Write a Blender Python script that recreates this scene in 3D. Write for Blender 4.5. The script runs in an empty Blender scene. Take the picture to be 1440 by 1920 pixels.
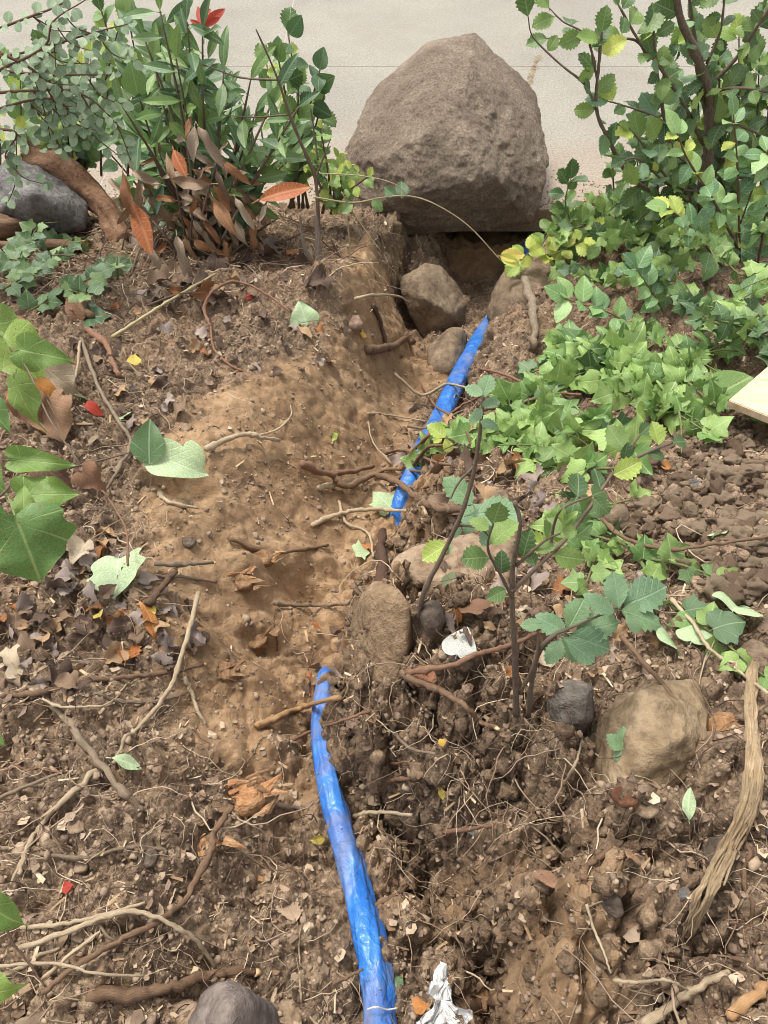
import bpy, bmesh, math, random
import numpy as np
from mathutils import Vector, Matrix, noise as mnoise
from mathutils.bvhtree import BVHTree

SC = bpy.context.scene
R = math.radians
rng = random.Random(7)
nrg = np.random.default_rng(11)

# ------------------------------------------------------------------ camera
CAM = Vector((0.0, 0.0, 1.75)); PITCH = 50.0; VFOV = 67.0
cd = bpy.data.cameras.new('camera'); cam = bpy.data.objects.new('camera', cd)
SC.collection.objects.link(cam); SC.camera = cam
cam.location = CAM; cam.rotation_euler = (R(90 - PITCH), 0, 0)
cd.sensor_fit = 'VERTICAL'; cd.angle = R(VFOV); cd.clip_start = 0.05; cd.clip_end = 400
# ------------------------------------------------------------------ sky, sun, exposure
SUN_EL, SUN_AZ = 68.0, -50.0      # azimuth measured from +Y towards +X
w = bpy.data.worlds.new('World'); SC.world = w; w.use_nodes = True
nt = w.node_tree; bg = nt.nodes['Background']
sky = nt.nodes.new('ShaderNodeTexSky'); sky.sky_type = 'NISHITA'; sky.sun_disc = False
sky.sun_elevation = R(SUN_EL); sky.sun_rotation = R(SUN_AZ); sky.air_density = 1.0; sky.dust_density = 4.0
hs = nt.nodes.new('ShaderNodeHueSaturation'); hs.inputs['Saturation'].default_value = 0.28
nt.links.new(sky.outputs[0], hs.inputs['Color']); nt.links.new(hs.outputs[0], bg.inputs['Color'])
bg.inputs['Strength'].default_value = 0.15
sl = bpy.data.lights.new('sun', 'SUN'); sl.energy = 1.5; sl.angle = R(12); sl.color = (1.0, 0.965, 0.92)
so = bpy.data.objects.new('sun', sl); SC.collection.objects.link(so)
sd = Vector((math.sin(R(SUN_AZ)) * math.cos(R(SUN_EL)), math.cos(R(SUN_AZ)) * math.cos(R(SUN_EL)), math.sin(R(SUN_EL))))
so.rotation_euler = sd.to_track_quat('Z', 'Y').to_euler()
SC.view_settings.view_transform = 'Standard'; SC.view_settings.look = 'None'
SC.view_settings.gamma = 1.0; SC.view_settings.exposure = 0.92
SC.view_settings.use_curve_mapping = False
SC.render.engine = 'CYCLES'
SC.cycles.filter_width = 0.95
SC.cycles.max_bounces = 6; SC.cycles.diffuse_bounces = 3; SC.cycles.transmission_bounces = 3

# ------------------------------------------------------------------ numpy noise
def _hash(ix, iy, seed):
    h = (ix.astype(np.int64) * 374761393 + iy.astype(np.int64) * 668265263 + seed * 982451653) & 0xffffffff
    h = ((h ^ (h >> 13)) * 1274126177) & 0xffffffff
    h = (h ^ (h >> 16)) & 0xffffffff
    return h.astype(np.float64) / 4294967295.0
def vnoise(x, y, seed=0):
    ix = np.floor(x); iy = np.floor(y); fx = x - ix; fy = y - iy
    fx = fx * fx * fx * (fx * (fx * 6 - 15) + 10); fy = fy * fy * fy * (fy * (fy * 6 - 15) + 10)
    a = _hash(ix, iy, seed); b = _hash(ix + 1, iy, seed); c = _hash(ix, iy + 1, seed); d = _hash(ix + 1, iy + 1, seed)
    return (a + (b - a) * fx) * (1 - fy) + (c + (d - c) * fx) * fy - 0.5
def fbm(x, y, oct=4, seed=0, gain=.5):
    s = 0; a = 1.0
    for k in range(oct):
        s = s + a * vnoise(x + 17.3 * k, y - 9.1 * k, seed + k); x = x * 2.03; y = y * 2.03; a *= gain
    return s
def worley(x, y, seed=0):
    ix = np.floor(x); iy = np.floor(y); best = np.full(x.shape, 9.0); sec = np.full(x.shape, 9.0); cid = np.zeros(x.shape)
    for dx in (-1, 0, 1):
        for dy in (-1, 0, 1):
            cx = ix + dx; cy = iy + dy
            r1 = _hash(cx, cy, seed); r2 = _hash(cx, cy, seed + 50)
            d = (cx + r1 - x) ** 2 + (cy + r2 - y) ** 2
            cl = d < best
            sec = np.where(cl, best, np.minimum(sec, d)); cid = np.where(cl, _hash(cx, cy, seed + 99), cid)
            best = np.where(cl, d, best)
    return np.sqrt(best), np.sqrt(sec), cid
def sstep(a, b, x):
    t = np.clip((x - a) / (b - a), 0, 1); return t * t * (3 - 2 * t)

# ------------------------------------------------------------------ photo pixel (1440 x 1920) -> ray
_f = 960 / math.tan(R(VFOV / 2))
def ray(px, py):
    q = R(-PITCH)
    fw = Vector((0, math.cos(q), math.sin(q))); up = Vector((0, -math.sin(q), math.cos(q)))
    return (fw + Vector((1, 0, 0)) * ((px - 720) / _f) + up * ((960 - py) / _f)).normalized()
def at(px, py, Y):
    "the point on that line of sight at the world distance Y"
    d = ray(px, py); return CAM + d * (Y / d.y)
def onz(px, py, z):
    d = ray(px, py); return CAM + d * ((z - CAM.z) / d.z)

# ------------------------------------------------------------------ terrain
def zfloor(y): return np.interp(y, [-1, 0, .3, .6, 1.3, 2.0, 2.6, 3.1, 3.3], [.66, .50, .42, .33, .15, -.04, -.19, -.27, -.27])
def dL(y): return np.interp(y, [-1, 0, .6, 1.3, 2.0, 2.4, 3.0, 3.3], [.12, .12, .20, .30, .36, .38, .38, .36])
def dR(y): return np.interp(y, [-1, 0, .35, .5, .7, 1.0, 1.3, 1.8, 2.6, 3.0, 3.3], [.32, .33, .34, .34, .34, .30, .22, .18, .22, .3, .3])
def wL(y): return np.interp(y, [0, .4, .8, 1.3, 2.0, 2.35, 2.6, 3.0], [.35, .30, .32, .42, .30, .22, .14, .10])
def wR(y): return np.interp(y, [0, .2, .35, .5, .8, 1.3, 2.0, 2.6, 3.0], [.24, .24, .26, .26, .20, .12, .16, .14, .14])
def floorR(y): return np.interp(y, [0, .2, .35, .5, .62, 1.0, 3.0], [.13, .13, .09, .04, .033, .03, .05])
def floorL(y): return np.interp(y, [0, 1.3, 1.9, 2.3, 2.6, 3.3], [.035, .05, .10, .18, .34, .46])
PIPEPX = [(712, 1990), (708, 1900), (700, 1820), (682, 1730), (658, 1630), (632, 1540), (612, 1450), (603, 1370), (607, 1290), (618, 1215), (640, 1150),
          (668, 1080), (700, 1020), (735, 965), (770, 905), (800, 840), (832, 770), (866, 700), (905, 630), (935, 580), (960, 530), (985, 490)]
_pp = []
for px, py in PIPEPX:
    z = .2
    for _ in range(20):
        p = onz(px, py, z); z = float(zfloor(p.y)) + .03
    _pp.append(p)
PIPEXY = [(p.x, p.y) for p in _pp]
_py = np.array([p[1] for p in PIPEXY]); _px = np.array([p[0] for p in PIPEXY])
def xt(y): return np.interp(y, _py, _px)
_yg = np.linspace(-.6, 3.5, 200); _xg = xt(_yg); _k = np.ones(17) / 17
_xg = np.convolve(np.pad(_xg, 8, 'edge'), _k, 'valid')
def xts(y): return np.interp(y, _yg, _xg)

FEAT = []     # lumps and hollows: x, y, sx, sy, rot, height
MSK = []      # sandy / humus patches: x, y, r, value
def base_h(x, y):
    xc = xts(y); zf = zfloor(y)
    d = x - xc
    fl = floorL(y); left = zf + dL(y) * sstep(0, 1, (-d - fl) / wL(y)) + np.clip(-d - fl - wL(y), 0, 3) * np.interp(y, [0, 1, 2, 3], [.02, .05, .06, .03])
    wob = .045 * fbm(y * 5, x * 1.5, 3, 31) * 2
    dr = d - floorR(y) + wob
    cap = dR(y) + np.clip(dr - wR(y), 0, .7) * np.interp(y, [0, .5, 1.2, 2.0, 2.8], [.22, .14, .05, .16, .16])
    right = zf + cap * np.where(dr > 0, .50 * sstep(0, .28, dr / wR(y)) + .14 * sstep(.55, .68, dr / wR(y)) + .36 * np.clip(dr / wR(y), 0, 1), 0)
    right = np.where(dr > wR(y), zf + cap, right)
    h = np.where(d < 0, left, right)
    # bank falls to the pavement level beyond the edge, pit under the boulder
    lvl = np.where(x < .08, .10, .10)
    bank = sstep(2.7, 3.1, y)
    nearch = sstep(.30, .5, np.abs(x - .45))
    h = np.where(nearch > 0, h * (1 - bank * nearch) + lvl * bank * nearch, h)
    bw = sstep(2.66, 2.97, y + .03 * fbm(x * 6, y * 6, 3, 71)) * (1 - sstep(.20, .38, x + .08 * fbm(x * 5, y * 5, 3, 72))) * sstep(-.7, -.4, x)
    h = np.maximum(h, (zf + .02) * (1 - bw) + .0 * bw - 5 * (bw < .01))
    endw = sstep(3.12, 3.18, y)
    h = h * (1 - endw) + (-.16) * endw
    return h
def full_h(x, y, detail=True):
    h = base_h(x, y)
    for fx, fy, sx, sy, ro, hh in FEAT:
        m = (np.abs(x - fx) < 4 * max(sx, sy)) & (np.abs(y - fy) < 4 * max(sx, sy))
        if not m.any(): continue
        dx = x[m] - fx; dy = y[m] - fy; c, s = math.cos(ro), math.sin(ro)
        u = (dx * c + dy * s) / sx; v = (-dx * s + dy * c) / sy
        h[m] += hh * np.exp(-(u * u + v * v) ** 1.5)
    if detail:
        s = mask(x, y)
        wx = x + .02 * fbm(x * 9, y * 9, 3, 3); wy = y + .02 * fbm(x * 9, y * 9, 3, 4)
        h += .045 * fbm(x * 2.6, y * 2.6, 3, 5) + .018 * fbm(x * 9, y * 9, 3, 6)
        d0 = x - xts(y); d = d0 - floorR(y)
        wall = np.exp(-((d - wR(y) * .6) / (wR(y) * .8 + .02)) ** 2) * (y < 1.6) + .5 * np.exp(-((-d0 - floorL(y) - wL(y) * .5) / (wL(y) * .6 + .02)) ** 2) * (y > 2.15)
        f1, f2, c1 = worley(wx * 6.5 + 3, wy * 6.5, 9)
        h += .045 * (.5 - f1) * (.2 + c1) * (y < 2.9)
        f1, f2, c1 = worley(wx * 13, wy * 13, 1)
        h += (.034 * (1 - s) + .024 * s + .095 * wall) * (.45 - f1) * (.4 + c1)
        dry = 1 - .8 * s; ck = np.exp(-(f2 - f1) / .10); h -= (.012 * dry + .022 * wall) * ck
        f1, f2, c1 = worley(wx * 34 + 5, wy * 34, 2)
        h += (.022 * (1 - s) + .006 * s + .035 * wall) * (.45 - f1) * (.3 + c1 * 1.4)
        ck = np.exp(-(f2 - f1) / .13); h -= (.006 * dry + .007 * wall) * ck
        f1, f2, c1 = worley(x * 90, y * 90, 3)
        h += (.014 * (1 - s) + .0045 * s + .010 * wall) * (.45 - f1) * (.2 + c1 * 1.6)
        h += .009 * (1 - s * .6) * fbm(x * 60, y * 60, 2, 8)
    return h
def mask(x, y):
    "1 = pale sandy subsoil, 0 = dark crumbly humus"
    s = np.zeros(x.shape)
    for mx, my, r, v in MSK:
        s += v * np.exp(-((x - mx) ** 2 + (y - my) ** 2) / (r * r))
    s = np.minimum(s, 1.35) + .95 * fbm(x * 6, y * 6, 5, 21) - .08
    return sstep(.25, .95, s)

class Terr: pass
T = Terr()
T.cols = np.concatenate([np.linspace(-6, -1.25, 26)[:-1], np.linspace(-1.25, -1.0, 16)[:-1], np.linspace(-1, 1, 540), np.linspace(1.0, 1.25, 16)[1:], np.linspace(1.25, 6, 26)[1:]])
rows = [-3, -2, -1.3, -.9, -.7, -.55, -.45, -.4, -.36]; yy = -.33; 
while yy < 3.22:
    rows.append(yy); yy += 0.0032 + 0.0013 * max(yy, 0)
rows += [3.24, 3.3, 3.5]
T.rows = np.array(rows)
def Wd(y): return .62 + .42 * np.clip(y, -.5, 4)
def build_grid():
    Y, S = np.meshgrid(T.rows, T.cols, indexing='ij'); X = S * Wd(Y)
    Z = full_h(X.ravel().copy(), Y.ravel().copy()).reshape(X.shape)
    return X, Y, Z
def raw(px, py):
    "line of sight against the undetailed ground"
    d = ray(px, py); t = np.linspace(.8, 6, 1500)
    P = np.array(CAM)[None] + t[:, None] * np.array(d)[None]
    hh = base_h(P[:, 0], P[:, 1]); i = np.argmax(P[:, 2] < hh)
    return P[i]
for px, py, r, v in [(700, 740, .28, 1), (740, 640, .2, 1), (650, 880, .28, 1), (520, 920, .25, 1), (450, 1000, .2, 1), (640, 990, .2, .9), (560, 1080, .2, 1), (420, 1130, .12, .9), (400, 880, .1, .5),
                     (600, 1180, .14, 1), (480, 1270, .15, 1.0), (450, 1350, .12, .9), (340, 640, .05, .4), (1030, 1760, .07, .6), (900, 1640, .05, .4), (820, 1720, .07, .35), (1120, 1650, .05, .4),
                     (900, 1340, .07, .4), (1250, 1560, .06, .45), (700, 1170, .06, .6), (560, 1640, .06, .4), (1300, 900, .3, .45), (700, 500, .2, 1), (900, 500, .2, .8),
                     (260, 1250, .06, .3), (560, 1500, .07, .4), (1050, 1890, .06, .6)]:
    p = raw(px, py); MSK.append((p[0], p[1], r, v))
# lumps: (px,py,sx,sy,rot,h)
for px, py, sx, sy, ro, hh in [
    (640, 560, .14, .10, .3, .10), (540, 560, .3, .12, 0, .03), (200, 560, .3, .1, 0, .04), (450, 980, .06, .05, .2, .035), (480, 1090, .05, .035, .3, .05), (350, 920, .07, .03, .1, -.05),
    (350, 1000, .05, .03, 0, .03), (560, 1060, .09, .03, .4, .035), (560, 1110, .06, .03, .2, -.04), (480, 1190, .05, .03, .1, .03), (490, 1220, .04, .02, .1, -.04), (460, 1280, .09, .04, -.5, .04),
    (700, 1130, .07, .16, .1, .06), (700, 1250, .03, .06, .1, .03), (660, 1260, .02, .05, 0, -.03), (860, 1150, .14, .06, 0, .05), (860, 1230, .16, .05, 0, .03),
    (760, 1520, .03, .10, .2, -.05), (800, 1540, .05, .05, .5, .04), (700, 1400, .02, .10, -.1, .03),
    (900, 1640, .03, .05, .5, -.05), (940, 1720, .022, .07, .3, -.06), (1000, 1660, .05, .03, 0, .03), (990, 1830, .03, .10, .25, .05), (930, 1860, .03, .06, .25, -.04),
    (1130, 1650, .05, .08, 0, .04), (1080, 1800, .05, .05, 0, .03), (780, 1640, .05, .05, 0, -.02), (1180, 1500, .05, .05, 0, .02),
    (830, 1870, .04, .04, 0, .015), (300, 1640, .10, .05, .2, -.02), (620, 1650, .04, .05, 0, -.02), (480, 1680, .05, .04, 0, -.02),
    (1300, 900, .28, .14, .1, .05), (1180, 900, .1, .05, .3, .04), (950, 960, .18, .05, 0, .03), (1250, 700, .3, .15, 0, .10), (1350, 560, .4, .2, 0, .10), (820, 1090, .12, .04, 0, .03),
    (230, 720, .2, .1, 0, .02), (120, 1300, .1, .06, 0, .02), (70, 1150, .12, .07, 0, .03)]:
    p = raw(px, py); FEAT.append((p[0], p[1], sx, sy, ro, hh))
TX, TY, TZ = build_grid()
# real sideways relief on the steep faces (clods and hollows a height field cannot have)
def relief(X, Y, Z):
    gx = np.gradient(Z, axis=1) / (np.gradient(X, axis=1) + 1e-9); gy = np.gradient(Z, axis=0) / (np.gradient(Y, axis=0) + 1e-9)
    ln = np.sqrt(gx * gx + gy * gy + 1)
    B = base_h((X + 0).ravel(), Y.ravel()).reshape(X.shape); bx = np.gradient(B, axis=1) / (np.gradient(X, axis=1) + 1e-9); sl_ = sstep(.55, 1.4, np.abs(bx)) * (1 - .75 * mask(X.ravel(), Y.ravel()).reshape(X.shape)) * (np.abs(X) < Wd(Y) * 1.1)
    a = (X + Y * 2).ravel(); u = Y.ravel() - .4 * X.ravel(); z = Z.ravel()
    f1, f2, c1 = worley(u * 24, z * 24 + .3 * u, 61); g1, g2, c2 = worley(u * 60, z * 60, 62)
    q = (.020 * (.5 - f1) * (.5 + c1) - .010 * np.exp(-(f2 - f1) / .12) + .008 * (.5 - g1) * (.4 + c2) - .003 * np.exp(-(g2 - g1) / .15) + .012 * fbm(u * 12, z * 12, 3, 63)).reshape(X.shape) * sl_
    return X - gx / ln * q, Y - gy / ln * q, Z + q / ln
RX, RY, RZ = relief(TX, TY, TZ)
def hz(x, y):
    x = np.atleast_1d(np.asarray(x, float)); y = np.atleast_1d(np.asarray(y, float))
    r = np.clip(np.interp(y, T.rows, np.arange(len(T.rows))), 0, len(T.rows) - 1.001)
    c = np.clip(np.interp(x / Wd(y), T.cols, np.arange(len(T.cols))), 0, len(T.cols) - 1.001)
    r0 = r.astype(int); c0 = c.astype(int); fr = r - r0; fc = c - c0
    return (TZ[r0, c0] * (1 - fr) + TZ[r0 + 1, c0] * fr) * (1 - fc) + (TZ[r0, c0 + 1] * (1 - fr) + TZ[r0 + 1, c0 + 1] * fr) * fc
def h1(x, y): return float(hz(x, y)[0])
_gc = {}
def G(px, py, lift=0.0):
    "where the line of sight through that photo pixel meets the ground (raised by lift)"
    k = (round(px, 1), round(py, 1), lift)
    if k in _gc: return _gc[k].copy()
    d = ray(px, py); t = np.linspace(.6, 6, 1400)
    P = np.array(CAM)[None] + t[:, None] * np.array(d)[None]
    hh = hz(P[:, 0], P[:, 1]) + lift; i = int(np.argmax(P[:, 2] < hh))
    a, b = P[i - 1], P[i]; fa = a[2] - hh[i - 1]; fb = b[2] - hh[i]; q = fa / (fa - fb + 1e-9)
    v = Vector(a + (b - a) * q); _gc[k] = v
    return v.copy()
def norm_at(x, y, e=.02):
    a = hz([x - e, x + e, x, x], [y, y, y - e, y + e]); return Vector((a[0] - a[1], a[2] - a[3], 2 * e)).normalized()

# ------------------------------------------------------------------ materials
def lin(c):
    if isinstance(c, str): c = tuple(int(c[i:i + 2], 16) / 255 for i in (0, 2, 4))
    return tuple(((v / 12.92) if v <= .04045 else ((v + .055) / 1.055) ** 2.4) for v in c) + (1,)
class NT:
    def __init__(s, name):
        s.m = bpy.data.materials.new(name); s.m.use_nodes = True; s.t = s.m.node_tree
        s.b = s.t.nodes['Principled BSDF']; s.out = s.t.nodes['Material Output']
    def n(s, typ, **k):
        nd = s.t.nodes.new('ShaderNode' + typ)
        for a, v in k.items():
            if a.startswith('i_'): s.set(nd.inputs[a[2:].replace('_', ' ')], v)
            else: setattr(nd, a, v)
        return nd
    def set(s, inp, v):
        if isinstance(v, bpy.types.NodeSocket): s.t.links.new(v, inp)
        elif isinstance(v, bpy.types.Node): s.t.links.new(v.outputs[0], inp)
        else: inp.default_value = v
    def coord(s, kind='Object'): return s.n('TexCoord').outputs[kind]
    def noise(s, sc, vec=None, det=4, rough=.55, dist=0):
        nd = s.n('TexNoise'); nd.inputs['Scale'].default_value = sc; nd.inputs['Detail'].default_value = det; nd.inputs['Roughness'].default_value = rough; nd.inputs['Distortion'].default_value = dist
        if vec is not None: s.t.links.new(vec, nd.inputs['Vector'])
        return nd.outputs['Fac']
    def vor(s, sc, vec=None, feat='F1', out='Distance'):
        nd = s.n('TexVoronoi', feature=feat); nd.inputs['Scale'].default_value = sc
        if vec is not None: s.t.links.new(vec, nd.inputs['Vector'])
        return nd.outputs[out]
    def ramp(s, fac, stops):
        nd = s.n('ValToRGB'); s.set(nd.inputs[0], fac); e = nd.color_ramp.elements
        while len(e) < len(stops): e.new(.5)
        for k, (p, c) in enumerate(stops):
            e[k].position = p; e[k].color = c if len(c) == 4 else tuple(c) + (1,)
        return nd.outputs[0]
    def mix(s, f, a, b, mode='MIX'):
        nd = s.n('MixRGB', blend_type=mode); s.set(nd.inputs[0], f); s.set(nd.inputs[1], a); s.set(nd.inputs[2], b); return nd.outputs[0]
    def math(s, op, a, b=0.0, c=None, clamp=False):
        nd = s.n('Math', operation=op, use_clamp=clamp); s.set(nd.inputs[0], a); s.set(nd.inputs[1], b)
        if c is not None: s.set(nd.inputs[2], c)
        return nd.outputs[0]
    def bump(s, h, strength=.5, dist=.01, normal=None):
        nd = s.n('Bump'); nd.inputs['Strength'].default_value = strength; nd.inputs['Distance'].default_value = dist; s.set(nd.inputs['Height'], h)
        if normal is not None: s.t.links.new(normal, nd.inputs['Normal'])
        return nd.outputs[0]
    def fin(s, col=None, rough=.85, normal=None, spec=.3, transl=0, coat=0):
        if col is not None: s.set(s.b.inputs['Base Color'], col)
        s.set(s.b.inputs['Roughness'], rough); s.b.inputs['Specular IOR Level'].default_value = spec
        if coat: s.b.inputs['Coat Weight'].default_value = coat
        if normal is not None: s.t.links.new(normal, s.b.inputs['Normal'])
        if transl:
            tr = s.n('BsdfTranslucent'); s.set(tr.inputs['Color'], col)
            mx = s.n('MixShader'); mx.inputs[0].default_value = transl
            s.t.links.new(s.b.outputs[0], mx.inputs[1]); s.t.links.new(tr.outputs[0], mx.inputs[2]); s.t.links.new(mx.outputs[0], s.out.inputs[0])
        return s.m
def mat_rock(name, cols, sc=6, bump=.5, spots=None, grain=60):
    s = NT(name); v = s.coord(); a = s.noise(sc, v, 6, .6, .4); b = s.noise(grain, v, 5, .7); c = s.noise(sc * 4, v, 5, .65)
    col = s.ramp(a, [(.3, lin(cols[0])), (.5, lin(cols[1])), (.7, lin(cols[2]))])
    col = s.mix(s.ramp(b, [(.3, (0, 0, 0)), (.75, (1, 1, 1))]), s.mix(.62, col, lin(cols[0]), 'MULTIPLY'), col)
    col = s.mix(s.ramp(c, [(.45, (0, 0, 0)), (.8, (.55,) * 3)]), col, lin(cols[2]))
    if spots: col = s.mix(s.ramp(s.noise(9, v, 3, .5), [(.66, (0, 0, 0)), (.7, (1, 1, 1))]), col, lin(spots))
    hgt = s.math('ADD', s.math('MULTIPLY', b, .5), s.math('MULTIPLY', c, 1.0))
    return s.fin(col, .9, s.bump(hgt, bump, .016), .25)
def mat_boulder():
    s = NT('boulder stone'); v = s.coord(); a = s.noise(3.5, v, 6, .65, .4); b = s.noise(38, v, 9, .8); c = s.noise(110, v, 5, .75); d = s.vor(60, v)
    col = s.ramp(a, [(.32, lin('8d7c6c')), (.5, lin('a79581')), (.68, lin('bfac96'))])
    col = s.mix(1.0, col, s.ramp(c, [(.3, (.45,) * 3), (.5, (.98,) * 3), (.7, (1.5,) * 3)]), 'MULTIPLY')
    col = s.mix(s.ramp(s.noise(6, v, 5, .7), [(.55, (0, 0, 0)), (.68, (.5,) * 3)]), col, lin('957f6c'))
    col = s.mix(s.ramp(s.noise(11, v, 4, .6), [(.70, (0, 0, 0)), (.73, (.7,) * 3)]), col, lin('b5a268'))
    n1 = s.bump(b, 1.0, .05); return s.fin(col, .95, s.bump(s.math('ADD', c, s.math('MULTIPLY', d, .6)), .8, .012, n1), .2)
def mat_soil():
    s = NT('soil'); v = s.coord(); at_ = s.n('Attribute', attribute_name='sand').outputs['Fac']
    n1 = s.noise(3.0, v, 5, .6); n2 = s.noise(22, v, 6, .65); n3 = s.noise(140, v, 4, .7); n4 = s.noise(420, v, 3, .7)
    sand = s.ramp(n2, [(.3, lin('8f7457')), (.5, lin('a78968')), (.72, lin('bca07d'))])
    sand = s.mix(s.ramp(n1, [(.4, (0, 0, 0)), (.65, (.7,) * 3)]), sand, lin('8d7053'))
    hum = s.ramp(n2, [(.28, lin('6a5a4a')), (.45, lin('85715d')), (.62, lin('9e886f')), (.8, lin('b7a187'))])
    hum = s.mix(s.ramp(n1, [(.45, (0, 0, 0)), (.7, (.6,) * 3)]), hum, lin('9f8468'))
    hum = s.mix(s.ramp(s.noise(7, v, 5, .65, .5), [(.48, (0, 0, 0)), (.62, (.65,) * 3)]), hum, lin('5f4f41'))
    col = s.mix(at_, hum, sand)
    g = s.ramp(n3, [(.32, (.5, .48, .46)), (.5, (.95,) * 3), (.68, (1.5, 1.47, 1.4))]); g2 = s.ramp(s.noise(55, v, 6, .7), [(.3, (.80, .79, .77)), (.5, (1,) * 3), (.72, (1.15,) * 3)])
    col = s.mix(1.0, col, s.mix(at_, g, g2), 'MULTIPLY')
    fl = s.ramp(s.vor(260, v), [(.0, (1, 1, 1)), (.12, (.0, .0, .0))])
    col = s.mix(s.math('MULTIPLY', fl, .35), col, lin('c9b79c'))
    hgt = s.math('ADD', s.math('MULTIPLY', n3, 1.0), s.math('MULTIPLY', n4, .45))
    return s.fin(col, .95, s.bump(hgt, .8, .008), .15)
def mat_wood(name, cols, sc=8, stretch=(1, 1, .08), bump=.6):
    s = NT(name); v = s.coord(); ri = s.n('ObjectInfo').outputs['Random']
    uv = s.n('Mapping'); s.t.links.new(s.coord('UV'), uv.inputs[0]); uv.inputs['Scale'].default_value = (9, 1.2, 1)
    a = s.noise(sc * .8, uv.outputs[0], 5, .65); b = s.noise(90, v, 4, .7)
    k = s.math('ADD', s.math('MULTIPLY', a, .75), s.math('MULTIPLY', b, .25))
    col = s.ramp(k, [(.34, lin(cols[0])), (.5, lin(cols[1])), (.66, lin(cols[2]))])
    col = s.mix(s.math('MULTIPLY', ri, .35), col, lin('7b6650'))
    return s.fin(col, .85, s.bump(k, bump, .004), .25)
def mat_flat(name, c, rough=.8, var=.25, sc=30, spec=.3, attr=None, transl=0, bump=.3):
    s = NT(name); v = s.coord(); n = s.noise(sc, v, 5, .6)
    c = [lin(x) for x in (c if isinstance(c, (list, tuple)) else [c])]
    if len(c) == 1: col = c[0]
    else:
        src = s.n('Attribute', attribute_name='rnd').outputs['Fac'] if attr else s.n('ObjectInfo').outputs['Random']
        col = s.ramp(src, [(i / (len(c) - 1), q) for i, q in enumerate(c)])
    g = s.ramp(n, [(.25, (1 - var,) * 3), (.75, (1 + var,) * 3)])
    col = s.mix(1.0, col, g, 'MULTIPLY')
    return s.fin(col, rough, s.bump(n, bump, .004) if bump else None, spec, transl)
def mat_leaf(name, cols, vein='b9c98f', veinmix=.45, rough=.42, transl=.28, side=7.0, spots=0, spec=.45, dead=False, edge=None, palm=False):
    s = NT(name); uv = s.coord('UV'); sp = s.n('SeparateXYZ'); s.t.links.new(uv, sp.inputs[0])
    u, vv = sp.outputs[0], sp.outputs[1]; ax = s.math('ABSOLUTE', s.math('SUBTRACT', u, .5))
    ri = s.n('ObjectInfo').outputs['Random']; v = s.coord()
    col = s.ramp(ri, [(i / max(len(cols) - 1, 1), lin(c)) for i, c in enumerate(cols)])
    n = s.noise(40, v, 4, .6)
    col = s.mix(1.0, col, s.ramp(n, [(.3, (.7, .7, .7)), (.7, (1.25, 1.25, 1.2))]), 'MULTIPLY')
    mid = s.ramp(ax, [(.008, (1, 1, 1)), (.022, (0, 0, 0))])
    if palm:      # veins fanning from the leaf base
        an = s.math('ARCTAN2', s.math('SUBTRACT', u, .5), s.math('SUBTRACT', vv, .18))
        fr = s.math('ABSOLUTE', s.math('SUBTRACT', s.math('FRACT', s.math('ADD', s.math('MULTIPLY', an, 1.25), .5)), .5))
        sv = s.ramp(fr, [(.012, (1, 1, 1)), (.045, (0, 0, 0))])
    else:
        k = s.math('FRACT', s.math('SUBTRACT', s.math('MULTIPLY', vv, side), s.math('MULTIPLY', ax, side * .9)))
        sv = s.ramp(s.math('ABSOLUTE', s.math('SUBTRACT', k, .5)), [(.03, (.8, .8, .8)), (.09, (0, 0, 0))])
    veins = s.math('MAXIMUM', mid, sv)
    col = s.mix(s.math('MULTIPLY', veins, veinmix), col, lin(vein))
    if edge: col = s.mix(s.ramp(ax, [(.24, (0, 0, 0)), (.40, (.6,) * 3)]), col, lin(edge))
    if spots:
        q = s.vor(spots, v)
        col = s.mix(s.ramp(q, [(.1, (1, 1, 1)), (.2, (0, 0, 0))]), col, lin('7a5a2c'))
    if not any(q in name for q in ('dry', 'rust', 'yellow leaf', 'red', 'orange', 'grey')):
        hv_ = s.n('HueSaturation'); s.set(hv_.inputs['Color'], col); hv_.inputs['Hue'].default_value = .474; hv_.inputs['Saturation'].default_value = .92; hv_.inputs['Value'].default_value = 1.18 if name in ('ivy leaf', 'glossy oval leaf', 'young lime leaf', 'pale green leaf') else 1.0; col = hv_.outputs[0]
    h = s.math('SUBTRACT', n, s.math('MULTIPLY', veins, .7))
    return s.fin(col, rough, s.bump(h, .5, .002), spec, transl)

# ------------------------------------------------------------------ object helpers
def mesh_from(name, V, F, mat=None, smooth=True, uv=None, rnd=None):
    me = bpy.data.meshes.new(name); V = np.asarray(V, dtype=np.float32)
    if isinstance(F, np.ndarray):
        n, k = F.shape; me.vertices.add(len(V)); me.vertices.foreach_set('co', V.ravel())
        me.loops.add(n * k); me.loops.foreach_set('vertex_index', F.astype(np.int32).ravel())
        me.polygons.add(n); me.polygons.foreach_set('loop_start', np.arange(0, n * k, k, dtype=np.int32)); me.polygons.foreach_set('loop_total', np.full(n, k, dtype=np.int32))
        me.update(calc_edges=True)
    else:
        me.from_pydata(V.tolist(), [], F); me.update()
    if smooth: me.polygons.foreach_set('use_smooth', np.ones(len(me.polygons), dtype=bool))
    if uv is not None:
        l = me.uv_layers.new(name='UVMap'); li = np.empty(len(me.loops), dtype=np.int32); me.loops.foreach_get('vertex_index', li)
        l.data.foreach_set('uv', np.asarray(uv, dtype=np.float32)[li].ravel())
    if rnd is not None:
        a = me.attributes.new('rnd', 'FLOAT', 'POINT'); a.data.foreach_set('value', np.asarray(rnd, dtype=np.float32))
    if mat: me.materials.append(mat)
    return me
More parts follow.
